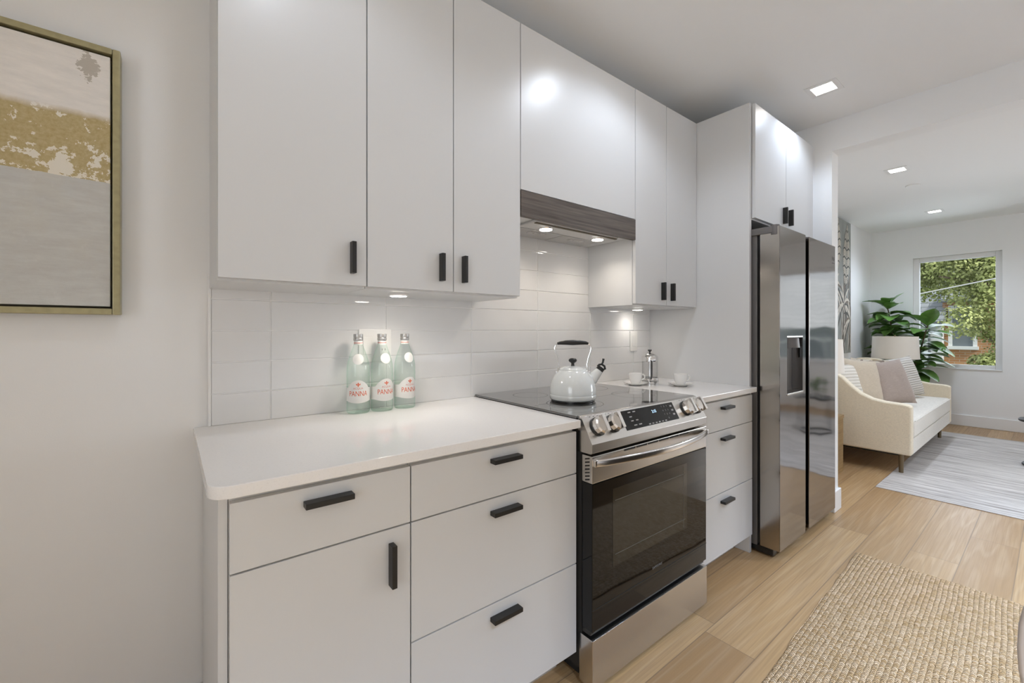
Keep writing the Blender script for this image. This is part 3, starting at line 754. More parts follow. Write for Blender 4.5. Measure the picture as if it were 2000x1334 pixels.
# ------------------------------------------------------------------ water bottles
def bottle_proto():
    r = thing('water_bottle', '', 'bottle', (0,0,0), group='glass water bottles on the counter')
    prof = [(.0, .004), (.024, .003), (.036, .0), (.0400, .004), (.0408, .010), (.0404, .03), (.0404, .129), (.0409, .133), (.0409, .139), (.0403, .144), (.0403, .160), (.0393, .175), (.0360, .192), (.0305, .211), (.0245, .229), (.0190, .244), (.0156, .255), (.0148, .272), (.0162, .275), (.0162, .280), (.013, .282), (.0, .282)]
    bm = BM(); lathe(bm, prof, 40); obj('glass_body', bm, 'bottle', r, local=True, angle=50)
    bm = BM(); lathe(bm, [(.0170, .268), (.0176, .272), (.0176, .276), (.0162, .278), (.0172, .281), (.0172, .290), (.0165, .2925), (.0, .2925)], 28); cp_ = obj('cap', bm, 'alucap', r, local=True)
    bm = BM(); lathe(bm, [(.0157, .2525), (.0155, .267)], 28, capb=False, capt=False); obj('neck_band', bm, 'label', r, local=True)
    bm = BM(); lathe(bm, [(.01595, .258), (.0159, .2605)], 28, capb=False, capt=False); obj('neck_stripe', bm, 'pinkink', r, local=True)
    # main label wraps the body, arched at its front (front = -y)
    Rl = .0409; bm = BM(); n = 48; lo, hi = [], []
    for i in range(n):
        a = -PI/2+2*PI*i/n; d = abs((a+PI/2+PI) % (2*PI)-PI)
        up = .097+.024*max(0, math.cos(min(d*1.55, PI/2)))**.8 + .003*math.cos(d*2); dn = .046-.006*max(0, math.cos(min(d*1.4, PI/2)))
        lo.append(bm.verts.new((Rl*math.cos(a), Rl*math.sin(a), dn))); hi.append(bm.verts.new((Rl*math.cos(a), Rl*math.sin(a), up)))
    bridge(bm, lo, hi); lb = obj('label', bm, 'label', r, local=True)
    def on(x, y, rr=.04115): a = -PI/2+x/rr; return Vector((rr*math.cos(a), rr*math.sin(a), y))
    bm = BM(); text_bm(bm, 'PANNA', .0205, lambda x, y: on(x*.98, .0740+y*1.30)); obj('lettering', bm, 'orange', lb, local=True, smooth=False)
    bm = BM(); text_bm(bm, 'ACQUA', .0098, lambda x, y: on(x, .0935+y)); obj('lettering', bm, 'pinkink', lb, local=True, smooth=False)
    bm = BM()      # lily emblem: three petals and a cross bar
    def petal(cx, cz, w, h, tilt):
        pts = [(0, -h/2), (w/2, 0), (0, h/2), (-w/2, 0)]; ct, st = math.cos(tilt), math.sin(tilt)
        bm.faces.new([bm.verts.new(on(cx+px*ct-pz*st, cz+px*st+pz*ct)) for px, pz in pts])
    petal(0, .1105, .0055, .012, 0); petal(-.0055, .1085, .0042, .009, .6); petal(.0055, .1085, .0042, .009, -.6); petal(0, .1030, .005, .007, 0); petal(0, .1058, .015, .0026, 0)
    obj('emblem', bm, 'orange', lb, local=True, smooth=False)
    # oval shoulder label
    bm = BM()
    def shoulder(x, zz):
        t = (zz-.175)/(.229-.175); rr = (.0395 if t < 0 else .0395+(.0245-.0395)*t)+.0026*math.sin(PI*min(max(t, 0), 1))+.0008
        a = -PI/2+x/max(rr, .02); return Vector((rr*math.cos(a), rr*math.sin(a), zz))
    ctr = bm.verts.new(shoulder(0, .2)); ri = []
    for q in (.5, 1.):
        ri.append([bm.verts.new(shoulder(.0200*q*math.cos(2*PI*i/24), .2+.0195*q*math.sin(2*PI*i/24))) for i in range(24)])
    for i in range(24): bm.faces.new((ctr, ri[0][i], ri[0][(i+1)%24]))
    bridge(bm, ri[0], ri[1]); obj('shoulder_label', bm, 'label', r, local=True)
    return r
b0 = bottle_proto()
facing = math.atan2
for i, (x, y, rz, lab) in enumerate(((.5300, .5900, -.32, 'leftmost of the three clear glass water bottles, standing left of the outlet'), (.6180, .5830, .05, 'middle glass water bottle, standing in front of the double outlet'), (.7120, .5860, .10, 'rightmost of the three glass water bottles, nearest the range'))):
    o = b0 if i == 0 else copy_tree(b0)
    o.location = (x, y, .9142); o.rotation_euler = (0, 0, rz); o['label'] = lab

# ------------------------------------------------------------------ kettle
kt = thing('tea_kettle', 'white enamel whistling kettle with black grip, on the glass cooktop', 'kettle', (1.315, .245, .9242), -.62)
bm = BM(); lathe(bm, [(.088, 0), (.091, .001), (.091, .006), (.086, .008)], 56); obj('base_plate', bm, 'blackpl', kt, local=True)
bm = BM(); lathe(bm, [(.080, .006), (.094, .0065), (.0975, .012), (.098, .020), (.0985, .026), (.0965, .0275), (.0965, .030), (.0975, .032), (.0972, .045), (.0945, .065), (.0890, .085), (.0800, .104), (.0700, .118), (.0620, .126), (.0580, .129), (.054, .130), (.052, .127)], 64)
obj('kettle_body', bm, 'enamel', kt, local=True, angle=60)
bm = BM(); lathe(bm, [(.0575, .1285), (.0575, .133), (.050, .138), (.034, .143), (.014, .146), (.0, .147)], 56); ld = obj('lid', bm, 'enamel', kt, local=True, angle=60)
bm = BM(); lathe(bm, [(.0085, .1455), (.0065, .152), (.0070, .158), (.0150, .163), (.0180, .168), (.0165, .174), (.0100, .178), (.0, .179)], 32); obj('lid_knob', bm, 'blackpl', ld, local=True, angle=60)
for s in (-1, 1):
    bm = BM(); tube(bm, [(s*.066, 0, .121), (s*.062, 0, .138), (s*.060, 0, .150), (s*.066, 0, .180), (s*.075, 0, .205), (s*.078, 0, .222), (s*.072, 0, .236), (s*.060, 0, .243)], .0026, 8)
    box(bm, s*.066-.007, s*.066+.007, -.010, .010, .112, .126, .002)
    hb = obj('handle_wire', bm, 'chrome', kt, local=True)
bm = BM(); tube(bm, [(-.066, 0, .240), (-.055, 0, .243), (-.03, 0, .2445), (0, 0, .2445), (.03, 0, .2445), (.055, 0, .243), (.066, 0, .240)], [.005, .0075, .0100, .0115, .0100, .0075, .005], 14)
obj('grip', bm, 'blackpl', hb, local=True)
bm = BM(); tube(bm, [(.066, 0, .082), (.085, 0, .094), (.103, 0, .113), (.117, 0, .131)], [.030, .025, .019, .0155], 20); sp = obj('spout', bm, 'enamel', kt, local=True, angle=60)
bm = BM(); tube(bm, [(.113, 0, .126), (.123, 0, .139)], [.0165, .0165], 18); tube(bm, [(.106, 0, .143), (.113, 0, .150), (.124, 0, .152), (.136, 0, .144), (.139, 0, .130)], .0045, 8); tube(bm, [(.124, 0, .151), (.129, 0, .160), (.132, 0, .176)], [.0042, .0042, .0052], 8)
obj('whistle_lever', bm, 'blackpl', sp, local=True)

# ------------------------------------------------------------------ french press, cups, saucers
fp = thing('french_press', 'glass french press with domed chrome lid, near the tall panel', 'coffee press', (2.143, .432, .9142))
bm = BM(); lathe(bm, [(.041, .010), (.043, .012), (.043, .158), (.0415, .158), (.0415, .013), (.0, .012)], 40, fp.location, capb=True, capt=False); obj('beaker', bm, 'beaker', fp)
bm = BM(); L0 = Vector(fp.location)
lathe(bm, [(.046, 0), (.0465, .006), (.046, .012), (.044, .012)], 40, L0); lathe(bm, [(.0442, .022), (.0455, .023), (.0455, .034), (.0442, .035)], 40, L0, capb=False, capt=False)
for k in range(4):
    a = k*PI/2+.5; c = Vector((L0.x+.045*math.cos(a), L0.y+.045*math.sin(a), L0.z)); cyl(bm, c+Vector((0,0,.002)), c+Vector((0,0,.034)), .004, n=8)
obj('metal_frame', bm, 'chrome', fp)
bm = BM(); lathe(bm, [(.0455, .128), (.0465, .130), (.0465, .152), (.044, .156), (.036, .166), (.022, .173), (.006, .176), (.0, .176)], 44, L0, capb=False); pl = obj('lid', bm, 'chrome', fp, angle=60)
bm = BM(); lathe(bm, [(.004, .176), (.004, .182), (.008, .186), (.0115, .190), (.0105, .195), (.0, .196)], 24, L0); obj('plunger_knob', bm, 'blackpl', pl)
bm = BM(); cyl(bm, L0+Vector((0, 0, .03)), L0+Vector((0, 0, .13)), .009, n=16); lathe(bm, [(.040, .026), (.040, .032), (.0, .033)], 36, L0); obj('plunger', bm, 'chrome', fp)
bm = BM(); hdir = lambda r_, z_: L0+Vector((-.75*r_, -.66*r_, z_))
tube(bm, [hdir(.046, .134), hdir(.080, .134), hdir(.085, .10), hdir(.083, .05), hdir(.047, .03)], .0042, 8)
obj('handle', bm, 'blackpl', fp)
def cup(x, y, lab, sl):
    sau = BM(); lathe(sau, [(.0, .0008), (.034, .0), (.036, .003), (.052, .008), (.066, .0145), (.0672, .0158), (.064, .0155), (.050, .0105), (.034, .0065), (.0, .006)], 44)
    s = obj('saucer', sau, 'china', angle=60); s.location = (x, y, .9142); tag(s, sl, 'saucer', 'saucers on the short counter')
    r = thing('coffee_cup', lab, 'cup', (x, y, .9208), -.55, 'coffee cups on the short counter')
    bm = BM(); lathe(bm, [(.0, .001), (.019, .0), (.021, .003), (.026, .010), (.0335, .030), (.0375, .056), (.0380, .060), (.0365, .060), (.032, .032), (.024, .010), (.0, .006)], 44); bd = obj('cup_body', bm, 'china', r, local=True, angle=60)
    bm = BM(); tube(bm, [(.034, 0, .050), (.046, 0, .053), (.055, 0, .046), (.055, 0, .034), (.046, 0, .024), (.031, 0, .020)], .0036, 10); obj('cup_handle', bm, 'china', r, local=True)
cup(2.017, .440, 'white coffee cup left of the french press, nearest the range', 'white saucer under the cup left of the french press')
cup(2.180, .262, 'white coffee cup right of the french press, nearest the counter edge', 'white saucer under the cup right of the french press')

# ------------------------------------------------------------------ ceiling fixtures
def downlight(x, y, label, group, pw, ang=140, blend=1.0, tint=(.82, .955, 1.16)):
    r = thing('recessed_light', label, 'ceiling light', (x, y, CEIL), group=group)
    s, t = .078, .052; bm = BM()
    z0, z1 = CEIL-.004, CEIL-.0003
    box(bm, x-s, x+s, y-s, y-t, z0, z1, .001); box(bm, x-s, x+s, y+t, y+s, z0, z1, .001); box(bm, x-s, x-t, y-t, y+t, z0, z1, .001); box(bm, x+t, x+s, y-t, y+t, z0, z1, .001)
    obj('square_trim', bm, 'trim', r)
    obj('lens', boxes((x-t, x+t, y-t, y+t, CEIL-.0022, CEIL-.0004)), 'lamp', r)
    light('downlight_glow', 'SPOT', (x, y, CEIL-.03), pw, (0, 0, 0), .05, color=tint, angle=math.radians(ang), blend=blend)
PK, PB, PL = 11, 300, 42
downlight(2.945, -.187, 'square recessed ceiling light over the refrigerator, nearest the viewer', None, PK, 140, .5)
downlight(4.945, -.158, 'square recessed ceiling light just beyond the header, above the sofa arm', None, PL)
downlight(7.010, -.130, 'square recessed ceiling light farthest away, near the window', None, PL)
gk = 'recessed lights behind and above the viewer'
for i, (x, y) in enumerate(((.25, -.187), (1.607, -.118), (.25, -2.2), (1.57, -2.2), (2.945, -2.2), (-1.1, -2.2))):
    downlight(x, y, 'square recessed kitchen ceiling light outside the picture above the viewer', gk, (PK*.5 if x < 1 else PK*1.3) if y > -1 else PB, 140 if y > -1 else 104, .5 if y > -1 else 1., (.86, .955, 1.1) if y > -1 else (.735, .943, 1.27))
for x, y in ((4.945, -2.4), (7.01, -2.4), (3.95, -1.5)):  # unseen fixtures added as fill; the nearest brightens the sofa arm
    downlight(x, y, 'unseen square ceiling light added to fill the living room at the right', 'unseen fill lights added in the living room', PL*(2.2 if x < 4 else .8), 130)
bm = BM(); lathe(bm, [(.055, 0), (.055, -.006), (.050, -.010), (.0, -.011)], 36, (5.588, -.161, CEIL-.0003))
tag(obj('smoke_detector', bm, 'ceiling'), 'flat round white detector on the living room ceiling between two lights', 'detector')

# ------------------------------------------------------------------ rugs
def rug(w, h, mat, th, n=(60, 30), wob=.004, corner=None):
    bm = BM(); V = {}
    for i in range(n[0]+1):
        for j in range(n[1]+1):
            x = -w+ w*i/n[0]; y = -h+h*j/n[1]
            ex = wob*noise.noise(Vector((y*6, 3, w))) if i in (0, n[0]) else 0
            ey = wob*noise.noise(Vector((x*6, 7, h))) if j in (0, n[1]) else 0
            V[i, j] = bm.verts.new((x+ex, y+ey, th*(1 if 0 < i < n[0] and 0 < j < n[1] else .7)+.001*noise.noise(Vector((x*5, y*5, 1)))))
    for i in range(n[0]):
        for j in range(n[1]): bm.faces.new((V[i, j], V[i+1, j], V[i+1, j+1], V[i, j+1]))
    b = [e for e in bm.edges if e.is_boundary]
    r = bmesh.ops.extrude_edge_only(bm, edges=b)
    for v in r['geom']:
        if isinstance(v, bmesh.types.BMVert): v.co.z = .0005
    return bm
o = obj('jute_rug', rug(2.9, .68, 'jute', .010, (140, 40), .010), 'jute'); o.location = (2.918, -.345, 0); o.rotation_euler = (0, 0, math.radians(2.2))
tag(o, 'woven natural jute rug on the oak floor in front of the range', 'rug')
o = obj('area_rug', rug(2.97, 2.6, 'rug', .007, (80, 60), .003), 'rug'); o.location = (7.243, -.148, 0)
tag(o, 'pale grey streaked area rug under the sofa front legs', 'rug')

# ------------------------------------------------------------------ sofa
SX0, SX1, SYF, SYB = 4.790, 6.960, -.275, .600
so = thing('sofa', 'cream linen sofa with sloping arms and bronze legs in the living room', 'sofa', (5.87, .16, 0))
def arm_profile():
    pts = []
    top = [(SYF, .575), (SYF+.012, .592), (SYF+.05, .598), (-.10, .606), (-.02, .622), (.06, .660), (.13, .720), (.20, .795), (.28, .845), (.38, .870), (.50, .875), (.57, .868), (SYB, .84)]
    return [(SYF, .170)]+top+[(SYB, .170)]
for x0, x1 in ((SX0, SX0+.095), (SX1-.095, SX1)):
    bm = BM(); prism(bm, arm_profile(), 'x', x0, x1); bevel_all(bm, .016, 3, 40); obj('arm', bm, 'sofa', so, angle=50)
obj('base', boxes((SX0+.090, SX1-.090, SYF+.004, SYB-.01, .170, .300, .006)), 'sofa_cool_lit', so)
bm = BM(); n = 26; V = {}
cx0, cx1, cy0, cy1 = SX0+.102, SX1-.102, SYF-.004, .34
box(bm, cx0, cx1, cy0, cy1, .302, .455, .028, 4)
for v in bm.verts:
    if v.co.z > .40:
        u = (v.co.x-cx0)/(cx1-cx0); w = (v.co.y-cy0)/(cy1-cy0)
        v.co.z += .02*math.sin(PI*min(max(w, 0), 1))
obj('seat_cushion', bm, 'sofa_cool_lit', so, angle=60)
bm = BM(); tube(bm, [(cx0+.02, cy0-.001, .449), (cx1-.02, cy0-.001, .449)], .004, 8); obj('piping', bm, 'sofa_cool_lit', so)
bm = BM()
v0 = len(bm.verts); box(bm, SX0+.097, SX1-.097, .33, SYB-.01, .30, .86, .03, 4)
for v in bm.verts:
    if v.co.z > .6 and v.co.y < .45: v.co.y += .07
obj('backrest', bm, 'sofa', so, angle=60)
bm = BM()
for k in range(3):
    a = SX0+.13+k*.64; box(bm, a, a+.63, .33, .41, .46, .60, .03, 3)
obj('back_cushions', bm, 'sofa', so, angle=60)
for x in (SX0+.065, SX1-.185):
    for y in (SYF+.075, SYB-.09):
        bm = BM(); cyl(bm, (x, y, .0075 if y < 0 else 0), (x, y, .172), .0155, .019, 16); obj('leg', bm, 'bronze', so)
obj('leg_rails', boxes((SX0+.055, SX0+.075, SYF+.09, SYB-.1, .150, .169, .002), (SX0+.08, SX1-.2, SYF+.065, SYF+.085, .150, .169, .002)), 'blackpl', so)

# pillows
def pillow(name, mat, loc, w, h, t, rz, tilt, roll, label):
    bm = BM(); superq(bm, w, h, t)
    o = obj(name, bm, mat, angle=80); o.location = loc
    o.rotation_euler = (Matrix.Rotation(rz, 4, 'Z') @ Matrix.Rotation(tilt, 4, 'X') @ Matrix.Rotation(roll, 4, 'Y')).to_euler()
    tag(o, label, 'pillow', 'throw pillows on the sofa')
pillow('throw_pillow', 'ribbed', (5.105, .250, .690), .40, .42, .14, -.30, -.28, .0, 'cream ribbed throw pillow against the near sofa arm')
pillow('throw_pillow', 'tan', (5.360, .185, .715), .44, .46, .13, -.50, -.30, .12, 'plain tan throw pillow second from the near sofa arm')
pillow('throw_pillow', 'patterned', (5.525, .120, .712), .42, .46, .07, -.58, -.30, .08, 'leaf-patterned throw pillow between the tan and the mauve ones')
pillow('throw_pillow', 'mauve', (5.665, .015, .700), .41, .46, .14, -.55, -.34, -.05, 'plain mauve throw pillow in front at the middle of the sofa')
pillow('throw_pillow', 'stitched', (6.480, .055, .690), .46, .46, .14, -.40, -.28, -.10, 'cream throw pillow with dark stitched lines, behind the mauve one')

# ------------------------------------------------------------------ lamps and side tables
def lamp(x, y, zt, label):
    r = thing('table_lamp', label, 'lamp', (x, y, zt), group=None)
    bm = BM(); lathe(bm, [(.236, .862-zt), (.224, 1.145-zt), (.222, 1.145-zt), (.234, .862-zt)], 8 if False else 48, (x, y, zt), capb=False, capt=False)
    bmesh.ops.remove_doubles(bm, verts=bm.verts, dist=1e-6); obj('lamp_shade', bm, 'shade', r)
    bm = BM(); lathe(bm, [(.085, 0), (.085, .012), (.03, .02), (.05, .06), (.075, .14), (.06, .22), (.02, .27), (.012, .30)], 36, (x, y, zt)); obj('lamp_base', bm, 'china', r, angle=60)
    bm = BM(); cyl(bm, (x, y, zt+.29), (x, y, 1.150), .006, n=10); tube(bm, [(x-.223, y, 1.14), (x+.223, y, 1.14)], .003, 6); tube(bm, [(x, y-.223, 1.14), (x, y+.223, 1.14)], .003, 6); lathe(bm, [(.008, 1.150-zt), (.010, 1.158-zt), (.0, 1.168-zt)], 14, (x, y, zt)); obj('lamp_stem', bm, 'brass', r)
lamp(7.215, .262, .52, 'white drum-shade table lamp beyond the sofa, in front of the fig plant')
lamp(4.370, .315, .492, 'white drum-shade table lamp half hidden behind the refrigerator')
bm = BM(); st = thing('side_table', 'honey-toned wooden block side table at the near end of the sofa', 'side table', (4.325, .33, 0))
obj('top', boxes((4.09, 4.545, .120, .56, .462, .490, .003)), 'sidetable', st)
obj('case', boxes((4.095, 4.540, .125, .555, .0, .461, .002)), 'sidetable', st)
st = thing('side_table', 'small round side table beyond the sofa, holding a lamp', 'side table', (7.215, .262, 0))
bm = BM(); lathe(bm, [(.20, .495), (.21, .50), (.21, .515), (.20, .519), (.0, .519)], 40, (7.215, .262, 0)); obj('top', bm, 'sidetable', st)
for k in range(3):
    a = k*2*PI/3+.5; bm = BM(); cyl(bm, (7.215+.19*math.cos(a), .262+.19*math.sin(a), 0), (7.215+.10*math.cos(a), .262+.10*math.sin(a), .497), .012, .014, 12); obj('leg', bm, 'sidetable', st)

# round metal drinks table by the rug's right side, with a small plant
TX, TY = 6.02, -1.005
dt = thing('drinks_table', 'low round dark metal table on the rug at the right edge', 'side table', (TX, TY, .0075))
bm = BM(); lathe(bm, [(.195, .405), (.2, .408), (.2, .424), (.197, .426), (.19, .417), (.0, .416)], 44, (TX, TY, 0)); obj('top', bm, 'black', dt)
bm = BM(); tube(bm, [(TX+.17*math.cos(2*PI*k/36), TY+.17*math.sin(2*PI*k/36), .019) for k in range(36)], .011, 8, closed=True); obj('base_ring', bm, 'black', dt)
for a in (.6, 3.7):
    bm = BM(); cyl(bm, (TX+.17*math.cos(a), TY+.17*math.sin(a), .02), (TX+.17*math.cos(a), TY+.17*math.sin(a), .41), .010, n=10); obj('leg', bm, 'black', dt)
def leaf_mesh(bm, base, d, up, L, Wd, curl=.25, nl=6, nw=4):
    d = Vector(d).normalized(); up = Vector(up); s = d.cross(up)
    if s.length < .05: s = d.cross(Vector((.3, 1, .2)))
    s.normalize(); nrm = s.cross(d).normalized(); G_ = []
    for i in range(nl+1):
        t = i/nl; w = Wd*(math.sin(PI*min(1, t**.75*.97+.015))**.8)*(.75+.5*t)*.5
        c = Vector(base)+d*(L*t)-nrm*(curl*L*t*t)+nrm*0
        row = []
        for j in range(nw+1):
            q = -1+2*j/nw
            row.append(bm.verts.new(c+s*(w*q)+nrm*(abs(q)**1.3*w*.30+.012*math.sin(t*9+q*2)*abs(q)*L)))
        G_.append(row)
    for i in range(nl):
        for j in range(nw): bm.faces.new((G_[i][j], G_[i][j+1], G_[i+1][j+1], G_[i+1][j]))
pp = thing('potted_plant', 'small potted plant on the round metal table', 'plant', (TX, TY, .417))
bm = BM(); lathe(bm, [(.045, .417), (.06, .50), (.056, .50), (.05, .48), (.0, .48)], 28, (TX, TY, 0)); obj('pot', bm, 'china', pp)
bm = BM(); rl = random.Random(5)
for k in range(46):
    a = rl.uniform(0, 2*PI); e = rl.uniform(.2, 1.4); leaf_mesh(bm, (TX+.02*math.cos(a), TY+.02*math.sin(a), .47+rl.uniform(0, .12)), (math.cos(a)*math.cos(e), math.sin(a)*math.cos(e), math.sin(e)), (0,0,1), rl.uniform(.08, .14), .05, .3, 4, 2)
obj('foliage', bm, 'leaf', pp)

# ------------------------------------------------------------------ fiddle-leaf fig
FXP, FYP = 7.60, .300
fg = thing('fiddle_leaf_fig', 'tall potted fiddle-leaf fig by the far window behind the lamp', 'plant', (FXP, FYP, 0))
bm = BM(); lathe(bm, [(.13, 0), (.15, .02), (.18, .34), (.17, .34), (.16, .30), (.0, .30)], 36, (FXP, FYP, 0)); obj('pot', bm, 'pot', fg)
bm = BM(); lathe(bm, [(.165, .285), (.1, .305), (.0, .31)], 24, (FXP, FYP, 0), capb=False); obj('soil', bm, 'soil', fg)
bm = BM(); trunks = []
for (dx, dy, top) in ((.0, .07, 1.58), (-.05, -.20, 1.30), (.04, -.02, 1.05)):
    pts = [Vector((FXP+dx*t*1.2, FYP+dy*t*1.6+.02*math.sin(5*t+dy*20), .28+(top-.28)*t)) for t in [i/10 for i in range(11)]]
    trunks.append(pts); tube(bm, pts, [.014-.008*i/10 for i in range(11)], 8)
obj('stem', bm, 'stem', fg)
bm = BM(); rl = random.Random(11)
for ti, (pts, n_) in enumerate(zip(trunks, (60, 46, 28))):
    for k in range(n_):
        t = .36+.64*(k+.5)/n_; i = min(int(t*10), 9); b = pts[i].lerp(pts[i+1], t*10-i)
        a = k*2.4+ti*1.1+rl.uniform(-.3, .3); e = rl.uniform(-.15, .55)+(.5 if t > .93 else 0)
        d = Vector((math.cos(a)*math.cos(e), math.sin(a)*math.cos(e), math.sin(e)))
        L = rl.uniform(.24, .34)*(1.05-.22*t)
        room_x = XF-.03-b.x; room_y = WY-.03-b.y
        if d.x*L > room_x: d.x = room_x/L*.7
        if d.y*L > room_y: d.y = room_y/L*.7
        cu = rl.uniform(.15, .55)
        if any((b+d*L*q-Vector((7.215, .262, b.z+d.z*L*q))).length < .27 and .78 < b.z+d.z*L*q < 1.24 for q in (.3, .6, .8, 1.0)): continue
        leaf_mesh(bm, b+d*.02, d, (0, 0, 1), L, L*.72, cu)
for v in bm.verts:
    v.co.x = min(v.co.x, XF-.02); v.co.y = min(v.co.y, WY-.02)
obj('foliage', bm, 'leaf', fg, angle=80)

# ------------------------------------------------------------------ palm print on the living room wall
pa = thing('palm_print', 'tall narrow palm-leaf print hanging on the living room wall', 'wall art', (6.45, WY-.02, .935))
AX0, AX1, AZ0, AZ1 = 6.06, 6.833, .935, 2.600
M['artbg'] = plain('print_background', srgb(150, 152, 146), .7, var=.15, bscale=5)
M['artlight'] = plain('print_pale_leaf', srgb(206, 198, 184), .7, var=.15, bscale=30)
M['artdark'] = plain('print_dark_leaf', srgb(84, 82, 76), .7, var=.3, bscale=20)
M['artmid'] = plain('print_mid_leaf', srgb(120, 108, 94), .7, var=.2, bscale=20)
obj('panel', boxes((AX0, AX1, WY-.030, WY-.001, AZ0, AZ1, .002)), 'artbg', pa)
bm = BM(); rl = random.Random(2); yy = WY-.0305; lay = [0]
def strap(pts, wd, mi):
    lay[0] += 1; y_ = yy-.00002*lay[0]; n = len(pts); L_, R_ = [], []
    for i, p in enumerate(pts):
        a = Vector(pts[max(i-1, 0)]); b = Vector(pts[min(i+1, n-1)]); t = (b-a).normalized(); nn = Vector((-t.y, t.x)); w = wd*math.sin(PI*(.08+.9*i/(n-1)))**.7
        def cl(q): return (min(max(q.x, AX0+.002), AX1-.002), y_, min(max(q.y, AZ0+.002), AZ1-.002))
        L_.append(bm.verts.new(cl(Vector(p)+nn*w))); R_.append(bm.verts.new(cl(Vector(p)-nn*w)))
    for i in range(n-1):
        try: bm.faces.new((L_[i], L_[i+1], R_[i+1], R_[i])).material_index = mi
        except ValueError: pass
for cx in (6.20, 6.55, 6.74):
    for k in range(9): strap([(cx+rl.uniform(-.2, .2), AZ0+k*.1), (cx+rl.uniform(-.1, .1), AZ0+.25+k*.1), (cx+rl.uniform(-.15, .15), AZ0+.5+k*.08)], .02, 1+k % 2)
for cx, cz in ((6.55, 1.55), (6.18, 1.75), (6.80, 1.35)):
    for k in range(15):
        a = -.4+k*(PI+.8)/14; r_ = rl.uniform(.26, .36)
        strap([(cx+math.cos(a)*r_*q*(1+.1*q), cz+math.sin(a)*r_*q*1.2-.25*q*q*abs(math.cos(a))) for q in (0, .25, .5, .75, 1)], .018, (0, 0, 2, 1)[k % 4])
    for k in range(6): strap([(cx+(k-2.5)*.015, cz), (cx+(k-2.5)*.03, cz-.3), (cx+(k-2.5)*.045, cz-.58)], .014, (0, 2, 1)[k % 3])
for cx, z0, z1 in ((6.62, 1.78, 2.52), (6.25, 1.95, 2.55)):
    for k in range(34):
        t = k/33; z_ = z0+(z1-z0)*t
        for s in (-1, 1):
            w_ = .15*math.sin(PI*min(.97, .12+.86*t)); strap([(cx+.05*t, z_), (cx+.05*t+s*w_*.6, z_+.035), (cx+.05*t+s*w_, z_+.01)], .011, 0 if k % 5 else 2)
obj('print', bm, ['artlight', 'artmid', 'artdark'], pa, smooth=False)

# ------------------------------------------------------------------ stool at the right edge
sx, sy = 1.02, -1.2085
sl = thing('counter_stool', 'satin grey stool with rounded back at the lower right edge', 'stool', (sx+.2, sy, 0))
bm = BM(); n = 48; F_, B_ = [], []
for i in range(n):
    a = 2*PI*i/n; cy_, sz_ = math.cos(a), math.sin(a)
    yv = .222*abs(cy_)**.85*(1 if cy_ > 0 else -1); zv = .205*abs(sz_)**.85*(1 if sz_ > 0 else -1)
    F_.append(bm.verts.new((sx+.0*yv, sy+yv, .728+zv))); B_.append(bm.verts.new((sx+.022, sy+yv*.985, .728+zv*.985)))
bridge(bm, F_, B_); cap(bm, F_, True); cap(bm, B_); bevel_all(bm, .006, 3, 50)
M['satin'] = plain('satin_grey', (.60, .54, .50), .35, .1)
obj('backrest', bm, 'satin', sl, angle=40)
bm = BM(); lathe(bm, [(.0, .60), (.17, .60), (.185, .61), (.19, .63), (.18, .65), (.0, .658)], 40, (sx+.235, sy, 0)); obj('seat', bm, 'satin', sl)
obj('back_stem', boxes((sx+.010, sx+.040, sy-.03, sy+.03, .55, .63, .003), (sx+.02, sx+.2, sy-.03, sy+.03, .575, .600, .003)), 'black', sl)
for a in range(4):
    t = PI/4+a*PI/2; bm = BM(); cyl(bm, (sx+.235+.13*math.cos(t), sy+.13*math.sin(t), 0), (sx+.235+.12*math.cos(t), sy+.12*math.sin(t), .605), .011, n=12); obj('leg', bm, 'black', sl)

# kitchen island behind the viewer's right shoulder (mirrored in the oven door)
il = thing('kitchen_island', 'dark kitchen island with white top, seen only mirrored in the oven door', 'island', (2.4, -1.91, 0))
M['charcoal'] = plain('charcoal_paint', (.018, .017, .016), .4)
obj('base', boxes((1.62, 3.18, -2.35, -1.47, .0, .885, .003)), 'charcoal', il)
obj('top', boxes((1.58, 3.22, -2.40, -1.445, .8855, .915, .003)), 'quartz', il)

# ------------------------------------------------------------------ outdoors
GZ = -3.2
o = obj('lawn', boxes((XF+T+.3, 60, -40, 40, GZ-.2, GZ)), 'ground', smooth=False); tag(o, 'green ground outside beyond the window', 'lawn', kind='structure')
HXF = 19.0
h = thing('brick_house', 'brick house with white gabled wing and grey roof, seen through the window', 'house', (22, .5, GZ))
obj('brick_wall', boxes((HXF, HXF+6, -4.5, 1.221, GZ, 2.1)), 'brick', h)
obj('white_wing', boxes((HXF-.35, HXF+5, 1.19, 5.5, GZ, 1.55)), 'siding', h)
bm = BM()
v = [bm.verts.new(p) for p in ((HXF-.75, 1.13, 1.50), (HXF-.75, 5.7, 1.50), (HXF+1.7, 5.2, 2.95), (HXF+1.7, 1.13, 2.95), (HXF-.75, 1.13, 1.42), (HXF-.75, 5.7, 1.42), (HXF+1.7, 5.2, 1.42), (HXF+1.7, 1.13, 1.42))]
for f in ((0,1,2,3),(4,5,6,7),(0,1,5,4),(1,2,6,5),(2,3,7,6),(3,0,4,7)): bm.faces.new([v[i] for i in f])
obj('wing_roof', bm, 'roof', h, smooth=False)
obj('eave_board', boxes((HXF-.80, HXF-.74, 1.12, 5.7, 1.40, 1.50)), 'gutter', h)
bm = BM(); tube(bm, [(HXF-.72, 1.60, 1.42), (HXF-.42, 1.48, 1.25), (HXF-.40, 1.46, .2), (HXF-.40, 1.46, GZ+.1)], .035, 8); obj('downpipe', bm, 'gutter', h)
bm = BM(); box(bm, HXF-.3, HXF+6.3, -4.9, 1.221, 2.1, 2.2)
